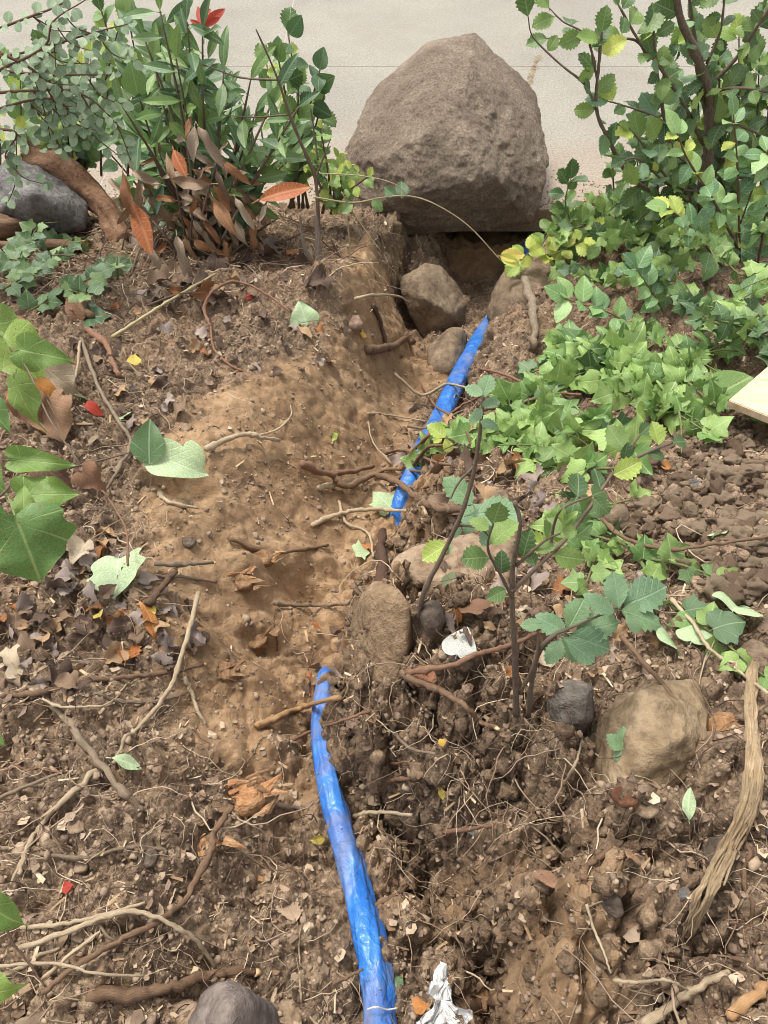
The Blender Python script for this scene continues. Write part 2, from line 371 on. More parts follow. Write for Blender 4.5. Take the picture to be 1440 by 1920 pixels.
def link(name, data, parent=None, M=None, label=None, cat=None, group=None, kind=None):
    o = bpy.data.objects.new(name, data); SC.collection.objects.link(o)
    if parent is not None: o.parent = parent
    if M is not None:
        if parent is not None: M = Matrix.Translation(-parent.location) @ M if parent.parent is None else M
        o.matrix_basis = M
    if label: o['label'] = label
    if cat: o['category'] = cat
    if group: o['group'] = group
    if kind: o['kind'] = kind
    return o
def root(name, loc, label, cat, group=None):
    o = link(name, None, label=label, cat=cat, group=group); o.location = Vector(loc); o.empty_display_size = .05; return o
# ------------------------------------------------------------------ shapes
def catmull(P, n=6):
    P = [Vector(p) for p in P]
    if len(P) < 3: 
        return [P[0].lerp(P[-1], i / n) for i in range(n + 1)]
    Q = [P[0] * 2 - P[1]] + P + [P[-1] * 2 - P[-2]]; out = []
    for i in range(1, len(Q) - 2):
        a, b, c, d = Q[i - 1:i + 3]
        for k in range(n):
            t = k / n
            out.append(.5 * ((2 * b) + (c - a) * t + (2 * a - 5 * b + 4 * c - d) * t * t + (3 * b - a - 3 * c + d) * t ** 3))
    out.append(P[-1]); return out
def tube(P, r0, r1, sides=8, bumpy=.12, seed=0, cap=True, knots=0):
    "swept round section; returns verts, faces, uvs"
    rn = random.Random(seed); V = []; F = []; U = []; n = len(P)
    prev = None; acc = 0
    off = rn.uniform(0, 50)
    for i, p in enumerate(P):
        t = (P[min(i + 1, n - 1)] - P[max(i - 1, 0)])
        t = t.normalized() if t.length > 1e-9 else Vector((0, 1, 0))
        if prev is None: a = t.cross(Vector((.13, .2, 1))).normalized()
        else: a = (prev - t * prev.dot(t)).normalized()
        prev = a; b = t.cross(a); r = r0 + (r1 - r0) * i / max(n - 1, 1)
        if i: acc += (p - P[i - 1]).length
        kn = 1 + knots * max(0, mnoise.noise(Vector((acc / (r0 * 6), off, 3))) - .15) * 2
        for k in range(sides + 1):
            an = 2 * math.pi * k / sides
            q = 1 + bumpy * 2 * mnoise.noise(Vector((math.cos(an) * 1.2 + off, math.sin(an) * 1.2, acc / max(r0, 1e-4) * .35)))
            if k < sides: V.append(p + (a * math.cos(an) + b * math.sin(an)) * r * q * kn)
            if k < sides: U.append((k / sides, acc * 6))
    for i in range(n - 1):
        for k in range(sides):
            F.append((i * sides + k, i * sides + (k + 1) % sides, (i + 1) * sides + (k + 1) % sides, (i + 1) * sides + k))
    if cap:
        F.append(tuple(reversed(range(sides)))); F.append(tuple((n - 1) * sides + k for k in range(sides)))
    return V, F, U
def join(parts):
    V = []; F = []; U = []
    for v, f, u in parts:
        o = len(V); V += list(v); U += list(u); F += [tuple(i + o for i in q) for q in f]
    return V, F, U
def rel(V, o): return [tuple(Vector(v) - o) for v in V]
_ico = {}
def ico(sub):
    if sub not in _ico:
        bm = bmesh.new(); bmesh.ops.create_icosphere(bm, subdivisions=sub, radius=1)
        V = np.array([v.co[:] for v in bm.verts]); F = np.array([[v.index for v in f.verts] for f in bm.faces]); bm.free(); _ico[sub] = (V, F)
    return _ico[sub]
def hull_rock(pts, sub=5, amp=.02, freq=6, seed=0, smooth=2, fine=.3, center=None, ridge=0, squash=None, grit=0):
    "rounded, weathered version of the convex hull of pts"
    bm = bmesh.new(); vs = [bm.verts.new(p) for p in pts]; bmesh.ops.convex_hull(bm, input=vs); bmesh.ops.triangulate(bm, faces=bm.faces[:])
    tree = BVHTree.FromBMesh(bm); c = Vector(center) if center else sum((Vector(p) for p in pts), Vector()) / len(pts); bm.free()
    D, F = ico(sub); rad = np.empty(len(D))
    for i, d in enumerate(D):
        hit = tree.ray_cast(c + Vector(d) * 6, -Vector(d)); rad[i] = (hit[0] - c).length if hit[0] else .1
    E = np.vstack([F[:, [0, 1]], F[:, [1, 2]], F[:, [2, 0]]]); cnt = np.zeros(len(D)); np.add.at(cnt, E[:, 0], 1)
    for _ in range(smooth):
        s = np.zeros(len(D)); np.add.at(s, E[:, 0], rad[E[:, 1]]); rad = .4 * rad + .6 * s / cnt
    V = np.empty_like(D); o = Vector((seed * 3.1, seed * 1.7, -seed))
    for i, d in enumerate(D):
        p = c + Vector(d) * rad[i]; q = p * freq + o
        n = mnoise.fractal(q, 1.0, 2.0, 5) 
        if ridge: n += ridge * (.5 - abs(mnoise.noise(Vector((q.x * 1.2, q.y * 1.2, q.z * 3.2)))) * 2)
        n += fine * (.5 - 2 * abs(mnoise.noise(q * 5))) + fine * .6 * mnoise.noise(q * 11)
        V[i] = p + Vector(d) * (n * amp + (grit * (mnoise.fractal(q * 6, .9, 2.0, 4)) if grit else 0))
    return V, F, c
def rockobj(name, pts, mat, label, **k):
    cat = k.pop('cat', 'rock'); grp = k.pop('group', None); sm = k.pop('flat', False)
    V, F, c = hull_rock(pts, **k); me = mesh_from(name, V - np.array(c), F, mat, smooth=not sm)
    o = link(name, me, label=label, cat=cat, group=grp); o.location = c; return o
def ell(c, rx, ry, rz, n=14, seed=0, rot=0, tilt=0, box=.3):
    "random points on a boxy ellipsoid"
    rn = random.Random(seed); P = []; M = Matrix.Rotation(rot, 3, 'Z') @ Matrix.Rotation(tilt, 3, 'X')
    for i in range(n):
        z = 1 - 2 * (i + .5) / n; a = i * 2.39996 + rn.uniform(-.4, .4); r = math.sqrt(max(0, 1 - z * z))
        d = Vector((r * math.cos(a), r * math.sin(a), z)); m = max(abs(d.x), abs(d.y), abs(d.z)); d = d * (1 + box * (1 / m - 1)) * rn.uniform(.86, 1.08)
        P.append(Vector(c) + M @ Vector((d.x * rx, d.y * ry, d.z * rz)))
    return P
def pxrock(name, x0, y0, x1, y1, mat, label, sink=.35, depth=.8, hgt=.7, seed=0, rot=0, **k):
    "rock that fills the photo box x0..x1, y0..y1 and sits in the ground"
    g = G((x0 + x1) / 2, y0 * .35 + y1 * .65); dist = (g - CAM).dot(ray(720, 960)); wd = (x1 - x0) / _f * dist
    rx = wd / 2; hh = (y1 - y0) / _f * dist / 2
    # apparent half height = ry*sin(pitch)+rz*cos(pitch) combined
    el = abs(math.asin(ray(720, (y0 + y1) / 2).z)); rz = hh * hgt / (abs(math.cos(el)) * hgt + math.sin(el) * 1.0) * 1.15; ry = rz / max(hgt, .2)
    c = g + Vector((0, 0, rz * (1 - 2 * sink)))
    return rockobj(name, ell(c, rx * 1.02, ry, rz, seed=seed, rot=rot, n=k.pop('n', 14), box=k.pop('box', .35), tilt=k.pop('tilt', 0)), mat, label, seed=seed, **k)

# ------------------------------------------------------------------ the ground
M_soil = mat_soil()
nr, nc = TX.shape
idx = np.arange(nr * nc).reshape(nr, nc)
FQ = np.stack([idx[:-1, :-1], idx[:-1, 1:], idx[1:, 1:], idx[1:, :-1]], -1).reshape(-1, 4)
me = mesh_from('soil_bank', np.stack([RX.ravel(), RY.ravel(), RZ.ravel()], 1), FQ, M_soil)
a = me.attributes.new('sand', 'FLOAT', 'POINT'); a.data.foreach_set('value', mask(TX.ravel(), TY.ravel()).astype(np.float32))
link('ground', me, kind='structure')
# pavement of concrete slabs with open joints
def mat_conc():
    s = NT('pavement concrete'); v = s.coord(); a = s.noise(1.3, v, 5, .6); b = s.noise(85, v, 6, .85); c = s.noise(30, v, 5, .6)
    sp = s.n('SeparateXYZ'); s.t.links.new(v, sp.inputs[0])
    col = s.ramp(a, [(.35, lin('8a857a')), (.6, lin('948f82'))])
    edge = s.ramp(s.math('ADD', sp.outputs[1], s.math('MULTIPLY', a, 1.0)), [(.0, (1, 1, 1)), (.5, (1, 1, 1)), (1.0, (.0, .0, .0))])
    sh = s.math('SUBTRACT', s.math('MULTIPLY', sp.outputs[1], .8), 2.9)
    col = s.mix(s.ramp(s.math('ADD', sh, s.math('MULTIPLY', a, .9)), [(.0, (.55,) * 3), (.8, (0, 0, 0))]), col, lin('a78d73'))
    col = s.mix(1.0, col, s.ramp(b, [(.34, (.55,) * 3), (.5, (1,) * 3), (.66, (1.35,) * 3)]), 'MULTIPLY')
    col = s.mix(s.ramp(s.noise(4, v, 6, .7), [(.5, (0, 0, 0)), (.72, (.35,) * 3)]), col, lin('85786a'))
    col = s.mix(s.math('MULTIPLY', s.ramp(s.vor(70, v), [(.0, (1, 1, 1)), (.16, (0, 0, 0))]), .3), col, lin('82776a'))
    return s.fin(col, .9, s.bump(s.math('ADD', b, c), .4, .003), .2)
M_conc = mat_conc()
def boxm(name, x0, x1, y0, y1, z0, z1, mat, bev=.003, jit=0):
    bm = bmesh.new(); bmesh.ops.create_cube(bm, size=1)
    for v in bm.verts: v.co = Vector(((x0 + x1) / 2 + v.co.x * (x1 - x0), (y0 + y1) / 2 + v.co.y * (y1 - y0), (z0 + z1) / 2 + v.co.z * (z1 - z0)))
    bmesh.ops.bevel(bm, geom=bm.edges[:], offset=bev, segments=2, affect='EDGES')
    me = bpy.data.meshes.new(name); bm.to_mesh(me); bm.free(); me.materials.append(mat); return me
pav = link('pavement', None, kind='structure'); pav.location = (0, 3.2, 0)
ys = [3.2, 4.79, 6.4, 8.0]; xs = [-8.2, -5.9, -3.6, -1.3, 3.3, 5.6, 7.9]
for j in range(3):
    for i in range(len(xs) - 1):
        sh = (0, .7, .2)[j]
        link('slab', boxm('slab', xs[i] + sh + .002, xs[i + 1] + sh - .002, ys[j] + .0015, ys[j + 1] - .0015, -.105, 0, M_conc), pav, Matrix())
M_asph = mat_flat('asphalt', ['4a4846'], .9, .3, 60)
rd = link('road', boxm('road', -60, 60, 8.0, 60, -.5, -.10, M_asph, .01), kind='structure')
M_sub = mat_flat('compacted subsoil', ['6b5038'], .95, .35, 25)
link('joint_filler', boxm('joint_filler', -8, 8, 3.25, 7.9, -.09, -.0015, mat_flat('joint dust', ['a3988a'], .95, .3, 60), .001), kind='structure')
link('subsoil', boxm('subsoil', -60, 60, 3.4, 8.0, -1.0, -.107, M_sub, .01), kind='structure')
M_far = mat_flat('outer soil', ['6b543f'], .95, .35, 12)
link('outer_ground', mesh_from('outer_ground', [(-60, -60, .3), (60, -60, .3), (60, 3.35, -.3), (-60, 3.35, -.3)], [(0, 1, 2, 3)], M_far), kind='structure')
# debris line lying across the slab
M_deb = mat_flat('dry plant debris', ['9c8b70', '85745a'], .9, .3, 50, attr=True)
def strip(P, wd, seed=0):
    rn = random.Random(seed); V = []; F = []; U = []
    for i in range(260):
        t = rn.random() * (len(P) - 1); k = int(t); p = P[k].lerp(P[k + 1], t - k) + Vector((rn.gauss(0, wd), rn.gauss(0, wd), rn.uniform(.002, .004)))
        a = rn.uniform(0, 6.3); d = Vector((math.cos(a), math.sin(a), 0)) * rn.uniform(.004, .014); s = Vector((-d.y, d.x, 0)).normalized() * .0015
        o = len(V); V += [p - d - s, p + d - s, p + d + s, p - d + s, p + Vector((0, 0, .003))]; F += [(o, o + 1, o + 4), (o + 1, o + 2, o + 4), (o + 2, o + 3, o + 4), (o + 3, o, o + 4)]; U += [rn.random()] * 5
    return V, F, U
V, F, U = strip([onz(1010, 105, 0), onz(995, 145, 0), onz(972, 200, 0)], .008)
link('debris', mesh_from('debris', V, F, M_deb, rnd=U), kind='stuff', label='line of dry straw-like debris on the pale concrete behind the boulder', cat='plant debris')

# ------------------------------------------------------------------ rocks
M_bould = mat_boulder()
M_grey = mat_rock('grey stone', ('56534f', '7b7772', '9c9791'), 7, .8)
M_brown = mat_rock('brown stone', ('6b5a49', '8c7962', 'a8967d'), 6, .6)
M_tan = mat_rock('tan stone', ('7d6650', 'a08a70', 'b8a58c'), 6, .6)
M_dark = mat_rock('dark stone', ('554a40', '746657', '93836f'), 7, .7)
M_spot = mat_rock('white stained dark stone', ('4a413a', '66594e', '82725f'), 7, .6, spots='cfcac2')
B = []
for px, py, Y in [(820, 90, 3.55), (790, 106, 3.55), (852, 108, 3.55), (893, 148, 3.45), (945, 196, 3.4), (738, 172, 3.4), (676, 240, 3.3), (645, 280, 3.3), (1005, 252, 3.35), (1033, 300, 3.3), (1018, 355, 3.15), (990, 395, 3.05),
                  (930, 420, 3.0), (850, 438, 2.98), (740, 445, 3.0), (660, 432, 3.05), (632, 390, 3.15), (1000, 420, 3.05), (636, 310, 3.2), (700, 300, 3.03), (800, 250, 3.0), (900, 260, 3.02), (930, 330, 2.93), (800, 360, 2.88), (870, 180, 3.2), (720, 380, 2.95), (960, 380, 2.98)]:
    B.append(at(px, py, Y))
bb = [Vector((.0 + dx, dy, z)) for dx, dy, z in ((.0, 3.75, .02), (.62, 3.75, .02), (-.05, 3.7, .3), (.68, 3.7, .3), (.2, 3.85, .45), (.4, 3.8, .5))]
rockobj('boulder', B + bb, M_bould, 'huge rough grey-brown boulder with a peaked top, sitting on the edge of the concrete pavement', sub=7, amp=.017, freq=4.0, seed=3, smooth=1, fine=.30, ridge=.35, grit=.005, cat='boulder')
M_yl = mat_flat('yellow lichen', ['b9953c'], .9, .4, 80)

P = [at(px, py, Y) for px, py, Y in [(795, 492, 2.72), (830, 500, 2.74), (862, 540, 2.72), (875, 570, 2.66), (868, 610, 2.62), (840, 630, 2.58), (795, 638, 2.55), (775, 600, 2.58), (748, 545, 2.64), (752, 520, 2.70), (800, 560, 2.54), (845, 590, 2.54), (790, 530, 2.62), (810, 520, 2.9), (860, 600, 2.85), (770, 560, 2.85), (800, 620, 2.8)]]
rockobj('angular_rock', P, M_brown, 'angular flat-faced brown rock wedged upright in the trench below the boulder', sub=5, amp=.007, freq=12, seed=5, smooth=0, fine=.35)
P = [G(px, py) + Vector((0, 0, l)) for px, py, l in [(795, 655, .0), (850, 640, .02), (885, 630, .02), (875, 665, .0), (855, 705, -.01), (820, 715, -.01), (800, 690, .0), (840, 650, .09), (865, 640, .08), (825, 670, .08), (845, 690, .04)]]
rockobj('flat_rock', P, M_brown, 'smaller soil-covered brown rock under the angular rock in the trench', sub=4, amp=.008, freq=9, seed=6, smooth=1)
P = [at(px, py, Y) for px, py, Y in [(950, 505, 2.62), (1000, 488, 2.68), (1055, 500, 2.68), (1085, 560, 2.6), (1060, 620, 2.45), (1000, 630, 2.38), (950, 625, 2.40), (915, 600, 2.48), (918, 555, 2.55), (990, 560, 2.36), (1040, 560, 2.42), (1000, 560, 2.85), (1080, 600, 2.8), (930, 590, 2.75)]]
rockobj('rounded_rock', P, M_brown, 'rounded reddish-brown rock beside the top end of the blue sleeve', sub=5, amp=.014, freq=7, seed=7, smooth=2, fine=.3)
P = [at(px, py, Y) for px, py, Y in [(-40, 330, 2.75), (20, 300, 2.8), (70, 312, 2.82), (130, 345, 2.8), (163, 385, 2.72), (160, 430, 2.62), (120, 440, 2.58), (50, 425, 2.56), (-20, 400, 2.6), (60, 360, 2.5), (0, 380, 3.0), (120, 400, 2.95)]]
rockobj('grey_rock', P, M_grey, 'dark grey rough rock on the bank under the silvery small-leaved sprays', sub=5, amp=.018, freq=6, seed=8, smooth=1, fine=.3)
P = [G(px, py, .0) + Vector((0, 0, l)) for px, py, l in [(1105, 1380, .0), (1150, 1320, .03), (1220, 1300, .05), (1290, 1295, .04), (1330, 1320, .0), (1335, 1380, -.01), (1315, 1450, -.02), (1255, 1485, -.02), (1170, 1470, -.02), (1110, 1430, -.01), (1160, 1380, .07), (1180, 1340, .07), (1290, 1350, .07), (1280, 1410, .06), (1220, 1440, .05), (1225, 1320, .07), (1230, 1380, .09), (1120, 1400, .03)]]
P += [p + Vector((0, .0, -.12)) for p in P[:10]]
rockobj('speckled_rock', P, mat_rock('speckled tan stone', ('7b6850', '9f8a6c', 'b8a486'), 4, .7, spots='b9b09f'), 'large smooth tan rock with pale spots half buried in the right bank', sub=6, amp=.016, freq=6, seed=9, smooth=3, fine=.25)
pxrock('slab_rock', 725, 972, 990, 1110, M_tan, 'long flat tan rock behind the dark root stub at the middle of the trench', seed=11, sink=.55, hgt=.45, amp=.012, freq=8, box=.7)
P = [G(px, py) + Vector((0, 0, l)) for px, py, l in [(655, 1190, .0), (662, 1150, .03), (700, 1120, .05), (745, 1125, .05), (775, 1150, .04), (765, 1220, .02), (745, 1290, .0), (700, 1310, -.02), (660, 1270, -.02), (690, 1160, .075), (735, 1170, .085), (715, 1240, .07), (680, 1220, .05)]]
rockobj('buried_rock', P + [p - Vector((0, 0, .12)) for p in P[:9]], mat_rock('soil caked stone', ('7f6950', '9a8266', 'b09879'), 7, 1.0), 'soil-caked tan rock face at the trench edge beside the upper end of the lower sleeve', sub=5, amp=.014, freq=10, seed=12, smooth=1)
P = [onz(px, py, z) for px, py, z in [(405, 1838, .68), (430, 1832, .70), (475, 1855, .68), (508, 1885, .64), (520, 1930, .6), (365, 1890, .65), (335, 1940, .6), (380, 1860, .66), (440, 1880, .75), (420, 1920, .76), (440, 2000, .7), (520, 2000, .6), (340, 2000, .6)]]
rockobj('pointed_rock', P + [p - Vector((0, 0, .1)) for p in P], mat_rock('mottled grey stone', ('685d55', '877a70', 'a2958a'), 7, .7), 'pointed mottled grey rock at the bottom edge of the dig', sub=5, amp=.006, freq=14, seed=13, smooth=2)
ROCKS = [  # x0,y0,x1,y1,material,label,sink,hgt
    (0, 1880, 175, 1960, M_brown, 'flat brown rock at the lower left corner of the dig', .55, .4),
    (270, 1868, 420, 1960, M_tan, 'flat dusty rock partly behind the pointed grey rock', .6, .4),
    (500, 1862, 575, 1935, M_tan, 'flat tan rock touching the right side of the pointed grey rock', .55, .4),
    (755, 1205, 835, 1275, M_brown, 'round brown stone above the torn red-brown root end', .35, .8),
    (785, 1110, 832, 1205, M_spot, 'dark stone with white crust behind the thin seedling stem', .3, 1.2),
    (1015, 1240, 1110, 1380, mat_rock('charcoal grey stone', ('5b534a', '7a7166', '948a7c'), 12, .9), 'cracked charcoal-grey rock at the foot of the oak sapling', .4, 1.1),
    (1375, 1185, 1460, 1265, M_brown, 'rounded tan-brown rock at the right edge above the bark strip', .35, .8),
    (1312, 1322, 1395, 1385, mat_rock('orange flat stone', ('8b6546', 'b08a63', 'c7a47d'), 8, .5), 'flat orange-tan rock beside the top of the bark strip', .4, .4),
    (1310, 1550, 1385, 1645, M_dark, 'round dark cobble partly under the bark strip', .3, .9),
    (1415, 1485, 1475, 1570, M_grey, 'pale grey cobble at the right edge beside the bark strip', .35, .8),
    (1128, 930, 1175, 1005, M_brown, 'upright flat tan rock at the edge of the clod pile', .3, 1.2),
    (1185, 925, 1230, 965, M_brown, 'small square tan rock on the clod pile', .35, .7),
    (1240, 905, 1285, 950, M_brown, 'squat brown rock in the upper clod pile', .35, .7),
    (1272, 925, 1300, 990, M_brown, 'narrow tan stone standing among the clods', .3, 1.2),
    (1290, 890, 1318, 918, M_grey, 'small blue-grey stone on the clod pile', .3, .8),
    (1140, 1470, 1205, 1510, mat_rock('red-brown stone', ('4a2f22', '76503a', '94694b'), 12, .4), 'smooth red-brown stone below the large speckled rock', .35, .6),
    (1185, 1490, 1235, 1530, M_tan, 'small tan stone cluster under the speckled rock', .35, .7),
    (1265, 1658, 1305, 1685, M_grey, 'small pale grey stone left of the bark strip', .3, .6),
    (1295, 1265, 1345, 1290, M_tan, 'small flat tan stone on top of the speckled rock edge', .4, .5),
    (1310, 1140, 1350, 1185, M_tan, 'pale tan stone amid leaves on the right bank', .35, .7),
    (642, 578, 684, 620, mat_rock('pinkish stone', ('86705e', 'a98f7c', 'bba390'), 8, .5), 'pinkish pointed stone in the edge of the left bank', .55, .9),
    (120, 1605, 175, 1632, M_tan, 'oblong pale stone on the dark crumbly soil', .3, .5),
    (118, 1535, 165, 1562, M_tan, 'flat pale pebble near the forked pale stick', .3, .5),
    (250, 1585, 300, 1625, M_dark, 'brown-grey lump left of the orange cut stump', .35, .7),
    (365, 1475, 390, 1505, M_tan, 'flat tan stone above the orange torn stump', .35, .5),
    (330, 790, 362, 812, M_tan, 'small tan stone left of the pale curved stick', .3, .6),
    (335, 1000, 372, 1030, M_dark, 'round dark clod-like stone on the sandy slope', .3, .9),
    (1125, 1655, 1160, 1720, M_spot, 'upright dark stone with white streaks in the right soil wall', .3, 1.3),
    (1125, 1750, 1152, 1782, M_tan, 'pale round stone caught in rootlets on the right wall', .3, .9),
    (560, 215, 650, 262, mat_rock('pink rubble', ('9c8574', 'b8a08e', 'c9b4a2'), 8, .6), 'low pinkish rubble stone on the pavement left of the boulder', .3, .5),
    (880, 905, 960, 960, M_brown, 'brown weathered rock under the ivy beside the trench', .4, .6),
    (1060, 880, 1120, 925, M_brown, 'brown rock at the lower edge of the ivy patch', .4, .6),
    (700, 1010, 740, 1055, M_dark, 'dark stone behind the root stub', .4, .7),
    (1245, 1035, 1290, 1070, M_tan, 'rough tan stone at the lower rim of the clod pile', .35, .7),
]
for i, (x0, y0, x1, y1, m, lab, sk, hg) in enumerate(ROCKS):
    big = (x1 - x0) > 70
    pxrock('stone' if not big else 'rock', x0, y0, x1, y1, m, lab, sink=sk, hgt=hg, seed=20 + i, sub=4 if big else 3, amp=.006 if big else .003, freq=12 if big else 25, smooth=1, cat='rock' if big else 'stone', rot=rng.uniform(-.4, .4), box=.3)

# ------------------------------------------------------------------ blue plastic sleeve
def mat_blue():
    s = NT('blue plastic film'); v = s.coord(); a = s.noise(8, v, 4, .55, .8); b = s.noise(25, v, 3, .5)
    col = s.ramp(b, [(.3, lin('2560ae')), (.7, lin('3d7cc6'))])
    col = s.mix(s.ramp(a, [(.45, (0, 0, 0)), (.70, (.7,) * 3)]), col, lin('80756a'))
    w_ = s.noise(26, v, 3, .5, 1.5)
    return s.fin(col, s.ramp(a, [(.42, (.26,) * 3), (.62, (.62,) * 3)]), s.bump(w_, .6, .012), .5)
M_blue = mat_blue()
PP = catmull([Vector((x, y, 0)) for x, y in PIPEXY], 24)
def pz(p):
    return float(zfloor(p.y)) + .020
pts = []
for p in PP:
    g = hz([p.x - .015, p.x, p.x + .015], [p.y] * 3).mean()
    q = Vector((p.x, p.y, g))
    pts.append(q)
zs = np.array([p.z for p in pts]); k = 41; zs = np.convolve(np.pad(zs, k // 2, 'edge'), np.ones(k) / k, 'valid')
V = []; F = []; U = []; NS = 40; acc = 0
n = len(pts)
def buried(y): # the stretch hidden under soil and roots
    return float(sstep(.76, .86, np.array([y]))[0] * (1 - sstep(1.25, 1.40, np.array([y]))[0]))
for i, p in enumerate(pts):
    t = (Vector((pts[min(i + 1, n - 1)].x, pts[min(i + 1, n - 1)].y, zs[min(i + 1, n - 1)])) - Vector((pts[max(i - 1, 0)].x, pts[max(i - 1, 0)].y, zs[max(i - 1, 0)]))).normalized()
    if i: acc += (pts[i] - pts[i - 1]).length
    sd_ = t.cross(Vector((0, 0, 1))).normalized(); up = sd_.cross(t)
    rw = float(np.interp(p.y, [0, .3, .7, .84, 1.3, 1.6, 2.2, 2.7], [.0215, .0205, .020, .012, .020, .034, .034, .034])); rh = rw * .82
    c = Vector((p.x, p.y, zs[i] + .009 + rh * .8 - .085 * buried(p.y)))
    for k in range(NS):
        an = 2 * math.pi * k / NS
        q = Vector((math.cos(an) * 1.3, math.sin(an) * 1.3, acc * 7))
        cr = mnoise.noise(q); cr2 = mnoise.noise(Vector((math.cos(an) * 2.2 + 9, math.sin(an) * 2.2, acc * 26 + an * .8)))
        fold = (.5 - abs(mnoise.noise(Vector((an * .9 + 3, acc * 11 + an * 1.2, 2)))) * 2)
        fold2 = (.5 - abs(mnoise.noise(Vector((math.cos(an) * 3, math.sin(an) * 3 + acc * 18, 7 + acc * 14)))) * 2)
        tw = acc * 5 + 1.2 * math.sin(acc * 4); cre = .5 - abs(mnoise.noise(Vector((math.cos(an + tw) * 1.6, math.sin(an + tw) * 1.6, acc * 2.2)))) * 3.2
        cre2 = .5 - abs(mnoise.noise(Vector((math.cos(an - tw * .6) * 2.6 + 5, math.sin(an - tw * .6) * 2.6, acc * 5.5)))) * 3
        m = 1 + .04 * cr + .015 * cr2 + .12 * max(cre, -.7) + .05 * max(cre2, -.6)
        V.append(c + sd_ * math.cos(an) * rw * m + up * math.sin(an) * rh * m); U.append((k / NS, acc))
for i in range(n - 1):
    for k in range(NS): F.append((i * NS + k, i * NS + (k + 1) % NS, (i + 1) * NS + (k + 1) % NS, (i + 1) * NS + k))
F.append(tuple(range(NS))); F.append(tuple((n - 1) * NS + k for k in range(NS)))
o0 = Vector(pts[n // 3])
sleeve = root('blue_sleeve', o0, 'crumpled bright blue plastic sleeve wrapped round a pipe, running along the bottom of the trench', 'plastic sleeve')
link('film', mesh_from('film', rel(V, Vector()), F, M_blue, uv=U), sleeve, Matrix())
# loose folded edge of the film lying along the lower stretch
V = []; F = []
sel = [i for i in range(n) if .12 < pts[i].y < .50]
for j, i in enumerate(sel):
    a = j / len(sel); rw = .0225 - .003 * a; c = Vector((pts[i].x, pts[i].y, zs[i] + rw * .75)); wv = mnoise.noise(Vector((j * .09, 3, 1))) * .005
    V += [c + Vector((rw * .55 + wv, 0, rw * .72)), c + Vector((rw * 1.02, 0, rw * .35 + wv)), c + Vector((rw * 1.12 + .006 * math.sin(a * 3.1) + wv, 0, -rw * .25))]
for j in range(len(sel) - 1):
    for k in range(2): F.append((j * 3 + k, j * 3 + k + 1, j * 3 + k + 4, j * 3 + k + 3))
link('film_edge', mesh_from('film_edge', rel(V, Vector()), F, M_blue), sleeve, Matrix())
V, F, U = tube(catmull([G(688, 1893, .055), G(705, 1888, .075), G(725, 1893, .068), G(745, 1890, .02)], 5), .0012, .0012, 5)
link('white_string', mesh_from('white_string', rel(V, Vector()), F, mat_flat('white string', ['d9d8d2'])), sleeve, Matrix())

# ------------------------------------------------------------------ leaves
def outline(kind, k=0):
    "half outline from base to tip (x >= 0), length 1"
    if kind == 'ivy':
        v = [[(0, .10), (.16, .0), (.34, -.03), (.43, .10), (.43, .26), (.60, .42), (.44, .52), (.30, .58), (.19, .76), (.08, .92), (0, 1)],
             [(0, .08), (.14, -.04), (.30, -.07), (.43, .04), (.42, .20), (.53, .34), (.58, .50), (.36, .56), (.23, .70), (.10, .9), (0, 1)],
             [(0, .06), (.18, 0), (.34, .03), (.44, .16), (.46, .30), (.50, .45), (.38, .54), (.28, .64), (.18, .80), (.08, .92), (0, 1)]]
        return v[k % 3]
    if kind == 'oak':
        n = 13; o = [(0, 0), (.05, .02)]
        for i in range(n):
            u = .08 + .9 * i / n; w = .33 * math.sin(math.pi * min(1, u ** (.85, 1.1, .95)[k % 3])) ** .75
            o.append((w * (1.10 if i % 2 else .86), u + (.03 if i % 2 else 0)))
        return o + [(0, 1)]
    if kind == 'lance': return [(0, 0), (.03, .06)] + [(.13 * math.sin(math.pi * u) ** .8, u) for u in (.2, .35, .5, .65, .8, .92)] + [(0, 1)]
    if kind == 'oval': return [(0, 0), (.05, .03)] + [(.34 * math.sin(math.pi * u ** .95) ** .6, u) for u in (.15, .32, .5, .68, .84, .95)] + [(0, 1)]
    if kind == 'ovate': return [(0, 0), (.10, .02)] + [(.36 * math.sin(math.pi * u ** .72) ** .8, u) for u in (.12, .25, .4, .55, .7, .84, .94)] + [(0, 1)]
    if kind == 'heart': return [(0, .06), (.14, -.03), (.32, -.01), (.45, .14), (.47, .3), (.40, .48), (.27, .68), (.12, .87), (0, 1)]
    if kind == 'birch': return [(0, 0), (.2, .04), (.36, .2), (.40, .34), (.31, .5), (.24, .62), (.15, .76), (.07, .9), (0, 1)]
    if kind == 'big': return [(0, .04), (.2, -.04), (.38, .02), (.5, .16), (.47, .3), (.58, .44), (.42, .58), (.36, .72), (.2, .84), (0, 1)]
